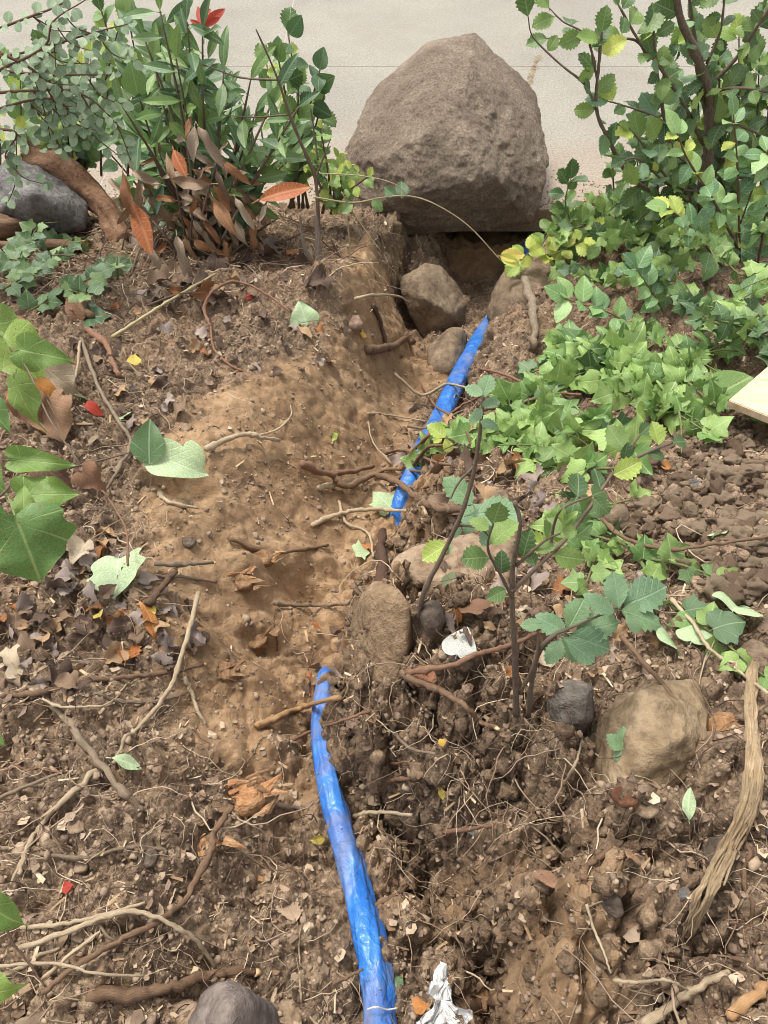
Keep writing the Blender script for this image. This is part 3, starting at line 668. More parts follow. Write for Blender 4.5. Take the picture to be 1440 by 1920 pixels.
def leafmesh(name, kind, mat, k=0, seed=0, fold=.25, curl=.3, wave=.05, stalk=.15, width=1.0, tears=0):
    rn = random.Random(seed); O = outline(kind, k)
    if kind in ('big', 'heart', 'ovate'): O = [(max(0, q.x), q.y) for q in catmull([Vector((a, b, 0)) for a, b in O], 3)]
    n = len(O); cols = (-1, -.5, 0, .5, 1); V = []; U = []; F = []
    ph = [rn.uniform(0, 6.3) for _ in range(4)]; as_ = rn.uniform(-.15, .15); asy = rn.uniform(.9, 1.1)
    y0 = O[0][1]
    for i, (ox, oy) in enumerate(O):
        my = y0 + (1 - y0) * (i / (n - 1)) ** 1.05 if kind in ('ivy', 'big', 'heart') else oy
        for c in cols:
            a = abs(c); x = ox * c * width * (asy if c > 0 else 1 / asy); y = my + (oy - my) * a
            if tears and a == 1: x *= 1 - tears * max(0, mnoise.noise(Vector((y * 5, c * 3 + seed, 1)))) * 2
            z = fold * abs(x) * (1 if fold > 0 else 1) - curl * y * y * .5 + wave * math.sin(y * 9 + ph[0] + (2.5 if c > 0 else 0)) * a - curl * .6 * x * x
            z += wave * .6 * math.sin(x * 11 + ph[1])
            V.append((x + as_ * y * y * .6, y, z)); U.append((.5 + x * .9, y))
    for i in range(n - 1):
        for j in range(4):
            a = i * 5 + j; F.append((a, a + 1, a + 6, a + 5))
    if stalk:
        b = len(V); r = .012
        base = V[2]
        for q, (yy, zz) in enumerate(((0, 0), (-stalk, -stalk * .35))):
            for an in (0, 2.1, 4.2): V.append((base[0] + r * math.cos(an), base[1] + yy, base[2] + zz + r * math.sin(an))); U.append((.5, .5))
        for q in range(3): F.append((b + q, b + (q + 1) % 3, b + 3 + (q + 1) % 3, b + 3 + q))
    return mesh_from(name, V, F, mat, uv=U)
G1, G2, G3 = '3f6a2c', '5b8a3a', '7fa84e'
ML = dict(
    ivy=mat_leaf('ivy leaf', ['4c7a39', '5f8f42', '739f4c', '8ab35a', '688f4a', '7fa954'], 'c3d6a0', .38, .38, .3, palm=True, spec=.5),
    ivyd=mat_leaf('dark ivy leaf', ['3b6138', '49703f', '588046', '6d944c'], 'b4c9a0', .35, .34, .2, palm=True, spec=.55),
    oak=mat_leaf('oak leaf', ['3b6234', '4c7639', '648f40', '7ca648', '44693c'], 'a9c488', .3, .32, .32, side=6, spec=.55),
    oakb=mat_leaf('blue green oak leaf', ['5a8359', '6a9566', '7ba372', '628d58'], 'a3c4a0', .25, .3, .2, side=6, spec=.5),
    lime=mat_leaf('young lime leaf', ['86ad42', '9cbc4c', 'b4c94f'], 'd6e39a', .4, .4, .4, side=6),
    lance=mat_leaf('long leathery leaf', ['416b42', '517f47', '659648', '7ba650', '4f7b5a'], 'a8c78e', .3, .3, .28, side=14, spec=.6),
    silver=mat_leaf('silvery leaf', ['64835f', '75946c', '86a37a', '97b088'], 'c2d4b4', .35, .5, .2, side=5, edge='b3c6ac'),
    priv=mat_leaf('glossy oval leaf', ['4b7b4f', '5b8c52', '6da055', '83b060'], 'b8d39b', .4, .28, .25, side=6, spec=.6),
    big=mat_leaf('large spotted leaf', ['6b993e', '568640', '88ae44'], 'b7cf84', .35, .42, .32, side=5, spots=13, palm=True),
    pale=mat_leaf('pale green leaf', ['9dbb8a', 'a9c494'], 'd2e0bf', .35, .55, .25, side=6),
    dead=mat_leaf('dry leaf', ['6b4c38', '8a6a50', 'a5866a', '7c5a44', '94735c', 'b39a80', '5b4032', '88705f'], 'c0a488', .15, .75, .08, side=7, spec=.2),
    deadlance=mat_leaf('dry long leaf', ['84593d', 'a0704a', '8a7764', 'a3927e', '6a4f3e', '9b7a58', '93826f', 'b5a48e', '75614f'], 'c8a57c', .15, .6, .1, side=14, spec=.3),
    rust=mat_leaf('rust leaf', ['b5653a', 'b06a3c'], 'd79a6a', .5, .5, .2, side=12), 
    yellow=mat_leaf('yellow leaf', ['d9bd55', 'd8c462', 'e0b34c'], 'e8d890', .3, .5, .3, side=5),
    red=mat_leaf('red leaf', ['b8402f', 'c44a38'], 'd97a66', .4, .45, .35, side=9),
    orange=mat_leaf('orange brown leaf', ['b0703a', 'c08440', 'a8622f'], 'd0a070', .4, .6, .15, side=6),
    dk1=mat_leaf('dark brown dry leaf', ['54443a', '665448'], '9a8068', .2, .75, .05, spec=.2), dk2=mat_leaf('tan dry leaf', ['a48564', 'b39472'], 'd0b592', .2, .7, .1, spec=.2), dk3=mat_leaf('pinkish grey dry leaf', ['8c7c73', 'a39388'], 'b9a59a', .2, .75, .08, spec=.2), dk4=mat_leaf('rusty dry leaf', ['8c6040', 'a06f48'], 'c79468', .2, .7, .1, spec=.2), dk5=mat_leaf('buff dry leaf', ['b9a68b', 'c6b59c'], 'd9cbb5', .2, .75, .1, spec=.2), dk6=mat_leaf('mid brown dry leaf', ['7a6350', '8c7560'], 'a98c74', .2, .75, .08, spec=.2),
    greyl=mat_leaf('grey white leaf', ['a9aba3', 'bdbdb4'], 'd8d8d0', .4, .7, .1, side=6),
)
LM = {}
def lm(kind, mat, n=4, **k):
    key = (kind, mat, tuple(sorted(k.items())))
    if key not in LM: LM[key] = [leafmesh('leaf', kind, ML[mat], k=i, seed=i * 7 + len(LM) * 31, **dict(k, curl=k.get('curl', .3) * (.5 + .4 * i), fold=k.get('fold', .25) * (1.3 - .25 * i))) for i in range(n)]
    return LM[key]
def frame(pos, d, nrm, s, wid=1.0):
    d = d.normalized(); x = d.cross(nrm)
    if x.length < 1e-4: x = d.cross(Vector((1, 0, 0)))
    x.normalize(); z = x.cross(d)
    return Matrix(((x.x * s * wid, d.x * s, z.x * s, pos.x), (x.y * s * wid, d.y * s, z.y * s, pos.y), (x.z * s * wid, d.z * s, z.z * s, pos.z), (0, 0, 0, 1)))
def rv(r, a=1.0): return Vector((r.uniform(-a, a), r.uniform(-a, a), r.uniform(-a, a)))
M_twig = mat_wood('twig bark', ('4d4138', '6f6052', '8d7d6b'))
M_gtwig = mat_wood('green stem', ('4d5a34', '6d7a48', '8a9060'))
M_rtwig = mat_wood('reddish stem', ('4a302a', '6a4a3e', '85685a'))
NLEAF = 0
def plant(name, base, label, cat, stems, mats, leafs, spacing=.035, size=(.03, .05), up=.5, out=.9, fwd=.35, seed=0, group=None, start=.15, cluster=1, jitter=.4, wid=1.0, smat=None, nrm_up=1.0, face=.45, droop=0, prob=1.0, stemname='stem', maxl=300):
    """stems: list of (points, r0, r1[, leafy]); leafs: list of leaf meshes"""
    global NLEAF
    rn = random.Random(seed); rt = root(name, base, label, cat, group); cnt = 0
    for si, st in enumerate(stems):
        P = catmull(st[0], 7); leafy = st[3] if len(st) > 3 else 1
        V, F, U = tube(P, st[1], st[2], 6, .15, seed * 13 + si, knots=.3)
        link(stemname if si == 0 else 'branch', mesh_from('stem', rel(V, rt.location), F, smat or M_twig, uv=U), rt)
        if not leafy: continue
        acc = 0; L = sum((P[i + 1] - P[i]).length for i in range(len(P) - 1)); nxt = L * start; side = 1
        for i in range(len(P) - 1):
            seg = P[i + 1] - P[i]; t = seg.normalized() if seg.length > 1e-9 else Vector((0, 0, 1))
            while nxt < acc + seg.length:
                p = P[i] + t * (nxt - acc); nxt += spacing * rn.uniform(.6, 1.4) / leafy; side = -side
                if rn.random() > prob: continue
                for c in range(cluster):
                    if cnt >= maxl: break
                    b = t.cross(Vector((0, -.5, 1))); b = b.normalized() if b.length > .05 else Vector((1, 0, 0))
                    d = t * fwd + b * side * out + Vector((0, 0, up - droop)) * .6 + rv(rn, jitter); d.normalize()
                    nn = Vector((0, -face, nrm_up)) + rv(rn, jitter * .9)
                    s = rn.uniform(*size); me = leafs[rn.randrange(len(leafs))]
                    link('leaf', me, rt, frame(p + d * s * .1, d, nn, s, wid)); cnt += 1
                    side = -side if cluster > 1 else side
            acc += seg.length
        if leafy and cnt < maxl:   # terminal leaf
            t = (P[-1] - P[-2]).normalized(); s = rn.uniform(*size)
            link('leaf', leafs[rn.randrange(len(leafs))], rt, frame(P[-1], t + rv(rn, .3), Vector((0, -face, nrm_up)) + rv(rn, .3), s, wid)); cnt += 1
    NLEAF += cnt
    return rt
def A(lst): return [at(x, y, Y) for x, y, Y in lst]

oakm = lm('oak', 'oak', fold=.25, curl=.35, wave=.03); oakb = lm('oak', 'oakb', fold=.2, curl=.3, wave=.025)
ivym = lm('ivy', 'ivy', fold=.25, curl=.6, wave=.06, stalk=.5); ivyd = lm('ivy', 'ivyd', fold=.2, curl=.5, wave=.03, stalk=.5)
lime = lm('oak', 'lime', fold=.3, curl=.3, wave=.03); lancem = lm('lance', 'lance', fold=.35, curl=.35, wave=.015)
silv = lm('oval', 'silver', fold=.3, curl=.25, wave=.02, stalk=.1); priv = lm('ovate', 'priv', fold=.3, curl=.35, wave=.02)
heart = lm('heart', 'pale', fold=.25, curl=.3, wave=.03)

privd = lm('ovate', 'lance', fold=.3, curl=.3, wave=.02)
# --- oak shrub, upper right
Yo = 2.75
plant('oak_shrub', at(1318, 430, Yo) , 'tall holly-leaved oak shrub with a dark trunk in front of the pale concrete', 'shrub', [
    (A([(1318, 440, Yo), (1322, 350, Yo), (1330, 250, Yo), (1328, 170, Yo - .02), (1300, 90, Yo - .05), (1275, 30, Yo - .08), (1262, -60, Yo - .1)]), .022, .010, .5),
    (A([(1328, 230, Yo), (1310, 140, Yo), (1300, 60, Yo + .05), (1290, -30, Yo + .05)]), .010, .005),
    (A([(1240, 370, Yo - .1), (1180, 330, Yo - .15), (1140, 260, Yo - .2), (1118, 200, Yo - .2), (1124, 110, Yo - .2), (1128, 60, Yo - .2)]), .008, .0035, .6),
    (A([(1118, 205, Yo - .2), (1098, 160, Yo - .2), (1050, 120, Yo - .18), (1000, 70, Yo - .15), (990, 30, Yo - .15)]), .005, .0015, .22),
    (A([(1120, 150, Yo - .2), (1100, 70, Yo - .2), (1055, 40, Yo - .2), (1030, 15, Yo - .2)]), .004, .0015, .6),
    (A([(1215, 110, Yo), (1190, 75, Yo - .05), (1120, 75, Yo - .1), (1025, 72, Yo - .1)]), .005, .002, .35),
    (A([(1318, 270, Yo), (1290, 210, Yo - .05), (1240, 130, Yo - .1), (1200, 80, Yo - .1), (1160, 10, Yo - .1)]), .007, .003),
    (A([(1300, 400, Yo - .05), (1262, 290, Yo - .1), (1238, 180, Yo - .1), (1230, 110, Yo - .1), (1225, 60, Yo - .1)]), .009, .003),
    (A([(1262, 240, Yo - .1), (1220, 215, Yo - .15), (1160, 195, Yo - .2), (1140, 190, Yo - .2)]), .004, .002, .6),
    (A([(1290, 380, Yo - .1), (1240, 320, Yo - .15), (1205, 270, Yo - .2), (1180, 240, Yo - .2)]), .005, .002, .6),
    (A([(1325, 330, Yo), (1280, 300, Yo - .1), (1230, 260, Yo - .2)]), .005, .002),
    (A([(1318, 400, Yo), (1340, 330, Yo + .05), (1370, 290, Yo + .05), (1400, 250, Yo + .1)]), .005, .002, 1.3), (A([(1310, 420, Yo), (1280, 360, Yo), (1255, 300, Yo + .05), (1270, 230, Yo + .08)]), .005, .002, 1.3), (A([(1325, 300, Yo), (1345, 220, Yo + .1), (1390, 200, Yo + .12)]), .004, .002, 1.2),
    (A([(1320, 360, Yo), (1260, 350, Yo - .15), (1200, 300, Yo - .25), (1170, 300, Yo - .28)]), .005, .002, .7),
    ], None, oakm + oakm + oakb[:1] + lime[:1], spacing=.030, size=(.045, .088), seed=1, jitter=.85, wid=1.15, up=.3, face=.8, maxl=299)
plant('oak_shrub', at(1400, 440, Yo + .1), 'bushy oak growth behind the slender light-green shrub at the upper right edge', 'shrub', [
    (A([(1400, 440, Yo + .1), (1390, 330, Yo + .1), (1380, 220, Yo + .08), (1400, 110, Yo + .05), (1430, 20, Yo)]), .008, .003, 1.0),
    (A([(1380, 420, Yo + .1), (1350, 330, Yo + .12), (1340, 250, Yo + .12), (1350, 150, Yo + .1)]), .006, .003, 1.0),
    (A([(1440, 440, Yo + .1), (1450, 330, Yo + .1), (1440, 230, Yo + .1), (1450, 130, Yo + .1)]), .006, .003, 1.0),
    (A([(1340, 420, Yo + .1), (1290, 340, Yo + .12), (1260, 260, Yo + .12)]), .006, .003, 1.0),
    (A([(1330, 160, Yo), (1380, 110, Yo), (1420, 50, Yo - .05), (1450, 0, Yo - .05)]), .008, .004),
    (A([(1335, 170, Yo), (1390, 165, Yo - .1), (1450, 175, Yo - .1)]), .006, .003),
    (A([(1325, 120, Yo), (1350, 60, Yo), (1360, -20, Yo)]), .006, .003),
    (A([(1330, 240, Yo), (1370, 230, Yo - .05), (1440, 260, Yo - .1)]), .006, .003),
    ], None, oakm + ivyd[:1], spacing=.026, size=(.045, .085), seed=15, jitter=.85, wid=1.15, up=.3, face=.8, maxl=290)
Yq = Yo + .12
plant('oak_shrub', at(1250, 440, Yq), 'dark dense oak thicket low around the trunk of the tall shrub', 'shrub', [
    (A([(1250 + dx, 440, Yq), (1250 + dx * 1.1, 360 - k % 3 * 15, Yq), (1250 + dx * 1.25 + 10, 270 - (k * 37) % 90, Yq + .03)]), .005, .002) for k, dx in enumerate((-90, -50, -15, 20, 55, 90, 125, 160, 195))], None, oakm[:2] + ivyd[:2], spacing=.024, size=(.04, .075), seed=17, jitter=.9, wid=1.15, up=.3, face=.8, maxl=260)
plant('oak_shrub', at(1400, 300, Yq), 'upper dark oak growth filling in behind the slender stems at the top right corner', 'shrub', [
    (A([(1330 + dx, 330, Yq), (1330 + dx, 220, Yq), (1325 + dx * 1.1, 110 - (k * 41) % 80, Yq)]), .005, .002) for k, dx in enumerate((-60, -20, 20, 55, 90, 125))], None, oakm[:2] + oakb[:1] + lime[:1], spacing=.030, size=(.045, .08), seed=18, jitter=.9, wid=1.15, up=.3, face=.8, maxl=200)
plant('green_bush', at(90, 330, Yq), 'dark green bush filling the gap between the silvery sprays and the pavement', 'bush', [
    (A([(60 + dx, 330, Yq + .05), (60 + dx, 250, Yq + .05), (60 + dx * 1.1, 190 - (k * 41) % 70, Yq)]), .005, .002) for k, dx in enumerate((-60, -20, 30, 80, 130, 180, 230, 280))], None, privd + ivyd[:1] + lime[:1], spacing=.030, size=(.045, .08), seed=19, jitter=.9, wid=1.1, up=.3, face=.8, maxl=200)
M_rag = mat_flat('dry lichen clump', ['6d5846', '8b735b'], .9, .5, 40)
# --- slender light shrub at right
Yr = 2.35
plant('privet_shrub', G(1385, 640), 'slender light-green shrub with paired oval leaves on upright red-brown stems at the right edge', 'shrub', [
    (A([(1390, 660, Yr), (1388, 520, Yr), (1385, 400, Yr), (1382, 300, Yr), (1375, 215, Yr)]), .005, .002),
    (A([(1400, 620, Yr), (1420, 500, Yr), (1435, 400, Yr + .05), (1440, 280, Yr)]), .005, .002),
    (A([(1385, 470, Yr), (1340, 380, Yr - .05), (1290, 300, Yr - .1), (1270, 250, Yr - .1)]), .004, .002),
    (A([(1388, 540, Yr), (1330, 470, Yr - .1), (1290, 420, Yr - .1), (1250, 390, Yr - .15)]), .004, .002),
    (A([(1388, 420, Yr), (1420, 330, Yr), (1450, 260, Yr)]), .003, .0015),
    ], None, priv + lime[:1], spacing=.045, size=(.05, .075), seed=2, cluster=2, smat=M_rtwig, wid=.95, jitter=.5, up=.25, maxl=160)
# --- ivy vines over the right bank
def ground_vine(pxs, hs, n=6):
    return [G(x, y) + Vector((0, 0, h)) for (x, y), h in zip(pxs, hs)]
IVY = [
 ([(1440, 820), (1370, 760), (1290, 700), (1220, 660), (1150, 640)], .06, 'ivy vine trailing from the wooden board towards the ivy patch centre'),
 ([(1440, 700), (1360, 640), (1290, 600), (1200, 570), (1110, 560)], .10, 'ivy vine reaching from the right edge to the rounded red-brown rock'),
 ([(1440, 600), (1370, 560), (1290, 520), (1200, 500), (1100, 500)], .14, 'ivy vine across the back of the patch below the oak shrub'),
 ([(1440, 510), (1350, 470), (1250, 450), (1170, 440), (1090, 445), (1030, 470)], .12, 'pale ivy vine along the edge of the concrete'),
 ([(1260, 800), (1200, 770), (1130, 740), (1080, 700), (1040, 660)], .05, 'ivy vine down the middle of the patch beside the trench'),
 ([(1180, 860), (1110, 830), (1040, 800), (990, 770), (950, 770)], .05, 'ivy clump with pale-veined leaves overhanging the trench edge'),
 ([(1100, 900), (1040, 860), (980, 850), (930, 830), (880, 830)], .03, 'low ivy vine at the front edge of the patch near the trench'),
 ([(1330, 790), (1260, 750), (1200, 720), (1140, 690)], .08, 'dense ivy vine above the clod pile'),
 ([(1440, 420), (1380, 400), (1300, 400), (1220, 410), (1150, 420)], .12, 'ivy vine around the foot of the oak shrub trunk'),
 ([(1230, 1130), (1190, 1060), (1130, 1010), (1080, 990), (1040, 1000)], .02, 'small ivy runner with bright leaves below the clod pile'),
 ([(1440, 760), (1400, 690), (1330, 660), (1260, 640)], .12, 'dark ivy vine behind the wooden board'),
]
for i, (pl, h, lab) in enumerate(IVY):
    rn = random.Random(50 + i); lp = []
    P = ground_vine(pl, [h * rn.uniform(.6, 1.2) for _ in pl])
    stems = [(P, .004, .002, .8)]
    for k in range(7 if len(pl) > 4 else 6):
        a = rn.randrange(len(P)); b = P[a] + Vector((rn.uniform(-.22, .22), rn.uniform(-.20, .16), 0)); c = P[a].lerp(b, .5)
        b.z = h1(b.x, b.y) + h * rn.uniform(.4, 1.3); c.z = max(h1(c.x, c.y) + h * .6, (b.z + P[a].z) / 2 + .01)
        if b.y > 3.0: b.y = 3.0
        stems.append(([P[a], c, b], .003, .0015))
    small = i == 9; bigl = i in (4, 5, 7)
    plant('ivy_vine', P[0], lab, 'ivy', stems, None, (ivym if i not in (8, 10) else ivyd) + (ivyd[:1] if i % 2 else ivym[:1]), spacing=.014 if not small else .03, size=((.04, .075) if bigl else (.028, .062)) if not small else (.03, .05), seed=60 + i, start=.0,
          smat=M_gtwig, jitter=1.0, up=.5, out=.7, fwd=.2, wid=1.05, face=.7, group='ivy vines over the right bank', maxl=105)
# ivy and green shoots at the edge of the pavement
Ye = 2.85
for j, (st, lab) in enumerate([
    ([(1100, 520, 2.7), (1075, 430, 2.72), (1060, 380, 2.72), (1070, 335, 2.72)], 'upright oak seedling with scalloped leaves against the pavement edge'),
    ([(1130, 500, 2.75), (1120, 430, 2.75), (1150, 390, 2.75), (1170, 370, 2.7)], 'leafy oak sprig between the pavement edge seedling and the shrub'),
    ([(1060, 520, 2.65), (1030, 480, 2.62), (1000, 480, 2.6), (970, 485, 2.6)], 'low sprig with lime-green leaves hanging over the dark hole by the boulder'),
    ([(1200, 520, 2.6), (1180, 450, 2.6), (1210, 400, 2.6), (1240, 370, 2.6)], 'broad-leaved sprig standing in the ivy under the oak shrub'),
    ([(1290, 560, 2.5), (1270, 480, 2.5), (1300, 420, 2.5), (1330, 390, 2.5)], 'bushy oak sprig at the foot of the dark trunk')]):
    plant('oak_sprig', G(st[0][0], st[0][1]), lab, 'sprig', [(A(st), .004, .0015), (A([st[1], (st[1][0] + 45, st[1][1] - 20, st[1][2]), (st[1][0] + 80, st[1][1] - 45, st[1][2])]), .003, .0012), (A([st[1], (st[1][0] - 30, st[1][1] - 10, st[1][2] - .05), (st[1][0] - 55, st[1][1] + 10, st[1][2] - .08)]), .003, .0012)],
          None, (lime if j == 2 else oakm), spacing=.024, size=(.045, .075), seed=90 + j, smat=M_gtwig, jitter=.6, wid=1.2, face=.8, maxl=45)
# glossy oval sprigs within the patch
for j, (st, lab) in enumerate([
    ([(1280, 720, 2.0), (1220, 640, 2.0), (1150, 590, 2.0), (1090, 570, 2.0), (1060, 560, 2.0)], 'arching seedling with glossy oval leaves above the ivy patch'),
    ([(1300, 700, 2.1), (1260, 620, 2.1), (1230, 560, 2.1), (1190, 500, 2.1)], 'glossy oval-leaved shoot in the middle of the ivy'),
    ([(1440, 640, 2.0), (1410, 600, 2.0), (1390, 560, 2.0)], 'broad glossy sprig at the right edge above the board')]):
    plant('glossy_seedling', G(st[0][0], st[0][1]), lab, 'seedling', [(A(st), .004, .0015)], None, priv, spacing=.05, size=(.055, .08), seed=110 + j, cluster=2, smat=M_gtwig, jitter=.4, maxl=30, wid=1.0)
# --- oak sapling in the middle right
Ys = .95
b0 = G(968, 1340)
def near(px, py, f): # on the line of sight, a fraction f above the ground
    g = G(px, py); return g + (CAM - g) * f
def N(lst): return [near(x, y, f) for x, y, f in lst]
y0 = b0.y
def AY(lst, yb): return [at(x, y, yb + dy) for x, y, dy in lst]
plant('oak_sapling', b0, 'thin-stemmed oak sapling growing from the right bank over the clod pile edge', 'sapling', [
    ([b0] + AY([(967, 1290, .0), (965, 1220, .0), (960, 1130, .01), (962, 1060, .02), (975, 985, .03), (965, 940, .04)], y0), .0042, .002, 0),
    (AY([(960, 1110, .01), (1010, 1060, .03), (1070, 1000, .06), (1120, 930, .1), (1160, 870, .14), (1200, 815, .18)], y0), .0028, .0015, 1.0),
    (AY([(1150, 880, .13), (1210, 850, .15), (1260, 830, .17)], y0), .0025, .0015, 1.0),
    (AY([(1030, 1045, .04), (1040, 980, .05), (1060, 950, .05), (1110, 930, .07)], y0), .002, .001, 1.0),
    (AY([(960, 1120, .01), (940, 1080, .0), (915, 1030, -.01), (925, 980, -.01)], y0), .002, .001, .8),
    (AY([(968, 1060, .02), (1020, 1015, .02), (1050, 1000, .03)], y0), .002, .001, 1.0),
    (AY([(975, 1300, .0), (1000, 1250, .0), (1010, 1200, .01), (1000, 1150, .02)], y0), .0028, .0015, 0),
    ], None, oakm + lime[:1], spacing=.030, size=(.020, .036), seed=3, jitter=.7, wid=1.1, face=.5, maxl=60)
b1 = G(785, 1160); y1 = b1.y
plant('oak_sapling', b1, 'leaning dark-stemmed oak seedling beside the root stub with a few big blue-green leaves', 'sapling', [
    ([b1] + AY([(795, 1110, .0), (835, 1030, .02), (870, 950, .03), (893, 860, .05), (903, 780, .06), (908, 700, .08)], y1), .0042, .002, 0),
    (AY([(893, 870, .05), (860, 905, .04), (845, 935, .03)], y1), .002, .001, 0), (AY([(860, 985, .03), (900, 990, .02), (920, 1010, .02)], y1), .002, .001, 0)], None, oakb, seed=4)
SAP = bpy.data.objects['oak_sapling.001']
def put(rt, mesh, p0, p1, s=None, wid=1.0, n=Vector((0, -.35, 1)), name='leaf', label=None):
    fw_ = ray(720, 960); p1 = CAM + (p1 - CAM) * ((p0 - CAM).dot(fw_) / (p1 - CAM).dot(fw_)); d = p1 - p0; o = link(name, mesh, rt, frame(p0, d, n, s or d.length, wid))
    if label: o['label'] = label
    return o
for i, (x0, y0_, x1, y1_, wd) in enumerate([(885, 945, 835, 890, 1.0), (885, 965, 982, 955, 1.0), (872, 1000, 905, 945, 1.0), (862, 985, 850, 1010, 1), (905, 740, 872, 722, 1.1), (905, 745, 918, 700, 1.1), (903, 760, 940, 752, .9), (903, 765, 882, 795, .9), (900, 790, 935, 805, .9),
                                     (925, 985, 905, 1025, 1), (900, 990, 945, 1010, 1.1), (840, 1020, 790, 1050, 1.1), (845, 1020, 830, 1040, 1.0), (930, 975, 960, 1000, 1)]):
    put(SAP, oakb[i % 4] if i != 11 else lime[0], at(x0, y0_, y1 + .04), at(x1, y1_, y1 + .04), wid=wd)
b2 = G(990, 1345); y2 = b2.y
rt = plant('oak_sprig', b2, 'broad blue-green toothed oak sprig spreading over the right bank litter', 'sprig', [
    ([b2] + AY([(1000, 1260, .0), (1015, 1215, .0), (1040, 1190, .01), (1060, 1180, .02)], y2), .0040, .002, 0),
    (AY([(1040, 1190, .01), (1110, 1160, .03), (1170, 1135, .05)], y2), .002, .001, 0)], None, oakb, seed=5)
for i, (x0, y0_, x1, y1_, f, wd) in enumerate([(1060, 1185, 1003, 1150, .02, 1.0), (1065, 1180, 1095, 1120, .03, 1.1), (1070, 1190, 1150, 1222, .02, 1.0), (1055, 1195, 1090, 1240, .01, 1.0), (1080, 1185, 1165, 1170, .03, 1.0), (1160, 1140, 1150, 1072, .04, 1.1), (1170, 1135, 1258, 1102, .05, 1.1), (1165, 1145, 1250, 1165, .04, .9),
                                     (1150, 1150, 1095, 1110, .03, .8), (1060, 1200, 1120, 1240, .0, .9), (1175, 1150, 1200, 1190, .03, .9), (1050, 1200, 1030, 1250, .0, 1.0), (1015, 1170, 975, 1170, .0, 1.0)]):
    put(rt, oakb[i % 4], at(x0, y0_, y2 + f), at(x1, y1_, y2 + f), wid=wd)
rt = plant('oak_sprout', G(1170, 1400), 'tiny blue-green oak sprout growing against the speckled rock', 'sprout', [(N([(1190, 1480, .0), (1185, 1440, .02), (1172, 1405, .035)]), .002, .001, 0)], None, oakb, seed=6)
for x0, y0, x1, y1 in [(1168, 1405, 1140, 1375), (1168, 1402, 1172, 1362), (1170, 1405, 1185, 1440), (1168, 1405, 1150, 1425), (1170, 1400, 1190, 1395)]:
    put(rt, oakb[(x1) % 4], near(x0, y0, .04), near(x1, y1, .045), wid=1.1)
rt = plant('lime_sprout', G(830, 850), 'lone sprig of lime-yellow leaves lying over the blue sleeve', 'sprig', [(N([(905, 850, .01), (870, 835, .03), (835, 820, .04)]), .002, .001, 0)], None, lime, seed=6)
for x0, y0, x1, y1 in [(835, 820, 800, 795), (835, 822, 845, 850), (830, 820, 812, 830), (835, 818, 828, 790)]:
    put(rt, lime[(x1) % 4], near(x0, y0, .04), near(x1, y1, .045), wid=1.1)
# --- left bush: long leathery leaves, green above, dead below
Yb = 2.55
def fan(cx, cy, tips, Y, r0=.006):
    return [(A([(cx + rng.uniform(-18, 18), cy, Y), ((cx * .55 + tx * .45) + rng.uniform(-10, 10), cy + (ty - cy) * .5, Y + rng.uniform(-.08, .08)), (tx, ty, Y + rng.uniform(-.15, .15))]), r0, .0025) for tx, ty in tips]
plant('oleander_shrub', G(390, 500), 'dense shrub of long leathery dark-green leaves with a red tip, left of the boulder', 'shrub',
    fan(390, 490, [(380, 60), (330, 110), (420, 130), (470, 150), (290, 130), (520, 170), (540, 240), (350, 40), (270, 70), (250, 130), (500, 290), (230, 200), (560, 200), (410, 220), (320, 220), (450, 240), (270, 260), (380, 160), (300, 20), (480, 210), (540, 300)], Yb, .007), None, lancem,
    spacing=.040, size=(.075, .13), seed=7, start=.25, jitter=.95, up=.3, out=.9, fwd=.35, wid=1.15, face=.8, maxl=295)
plant('oleander_shrub', at(330, 500, Yb + .12), 'darker long-leaved shrub directly behind the red-tipped one', 'shrub',
    fan(330, 480, [(300, 80), (260, 180), (350, 150), (420, 180), (220, 230), (480, 230), (390, 110), (450, 280), (310, 250), (540, 260), (200, 280), (360, 240), (500, 330)], Yb + .15, .006), None, lm('lance', 'ivyd', fold=.3, curl=.4, wave=.02) + privd,
    spacing=.034, size=(.06, .11), seed=71, start=.2, jitter=.95, up=.3, out=.9, fwd=.3, wid=1.2, face=.8, maxl=240)
OL = bpy.data.objects['oleander_shrub']
redm = lm('lance', 'red', fold=.3, curl=.1, wave=.0)
for x1, y1 in [(368, 12), (392, 14), (355, 35), (412, 30), (420, 12)]:
    put(OL, redm[x1 % 4], at(381, 52, Yb), at(x1, y1, Yb - .02), wid=1.2, n=Vector((0, -1, .3)), label='young red leaf')
dlance = lm('lance', 'deadlance', fold=.8, curl=.9, wave=.09, tears=.3)
plant('withered_shrub', G(370, 530), 'withered shrub with hanging rust and brown long leaves beside the knobbly stump', 'shrub',
    fan(370, 530, [(300, 290), (350, 260), (410, 290), (440, 330), (260, 330), (330, 350), (390, 360), (470, 350), (500, 380), (230, 360), (420, 400), (360, 400), (490, 430), (290, 430), (520, 410), (540, 460), (250, 440)], Yb - .12, .007), None, dlance,
    spacing=.020, size=(.045, .095), seed=8, start=.10, jitter=.75, up=-.3, out=.8, fwd=.0, wid=1.2, face=1.0, droop=.5, maxl=290)
WS = bpy.data.objects['withered_shrub']; rustm = lm('lance', 'rust', fold=.3, curl=.25, wave=.01)
put(WS, rustm[0], at(485, 375, Yb - .35), at(578, 338, Yb - .35), wid=1.25, n=Vector((0, -.8, .8)), label='large rust-orange leaf')
put(WS, rustm[1], at(248, 380, Yb - .35), at(290, 470, Yb - .45), wid=1.5, n=Vector((0, -1, .4)), label='large hanging rust-brown leaf')
put(WS, rustm[2], at(325, 280, Yb - .3), at(345, 330, Yb - .3), wid=1.8, n=Vector((0, -1, .4)))
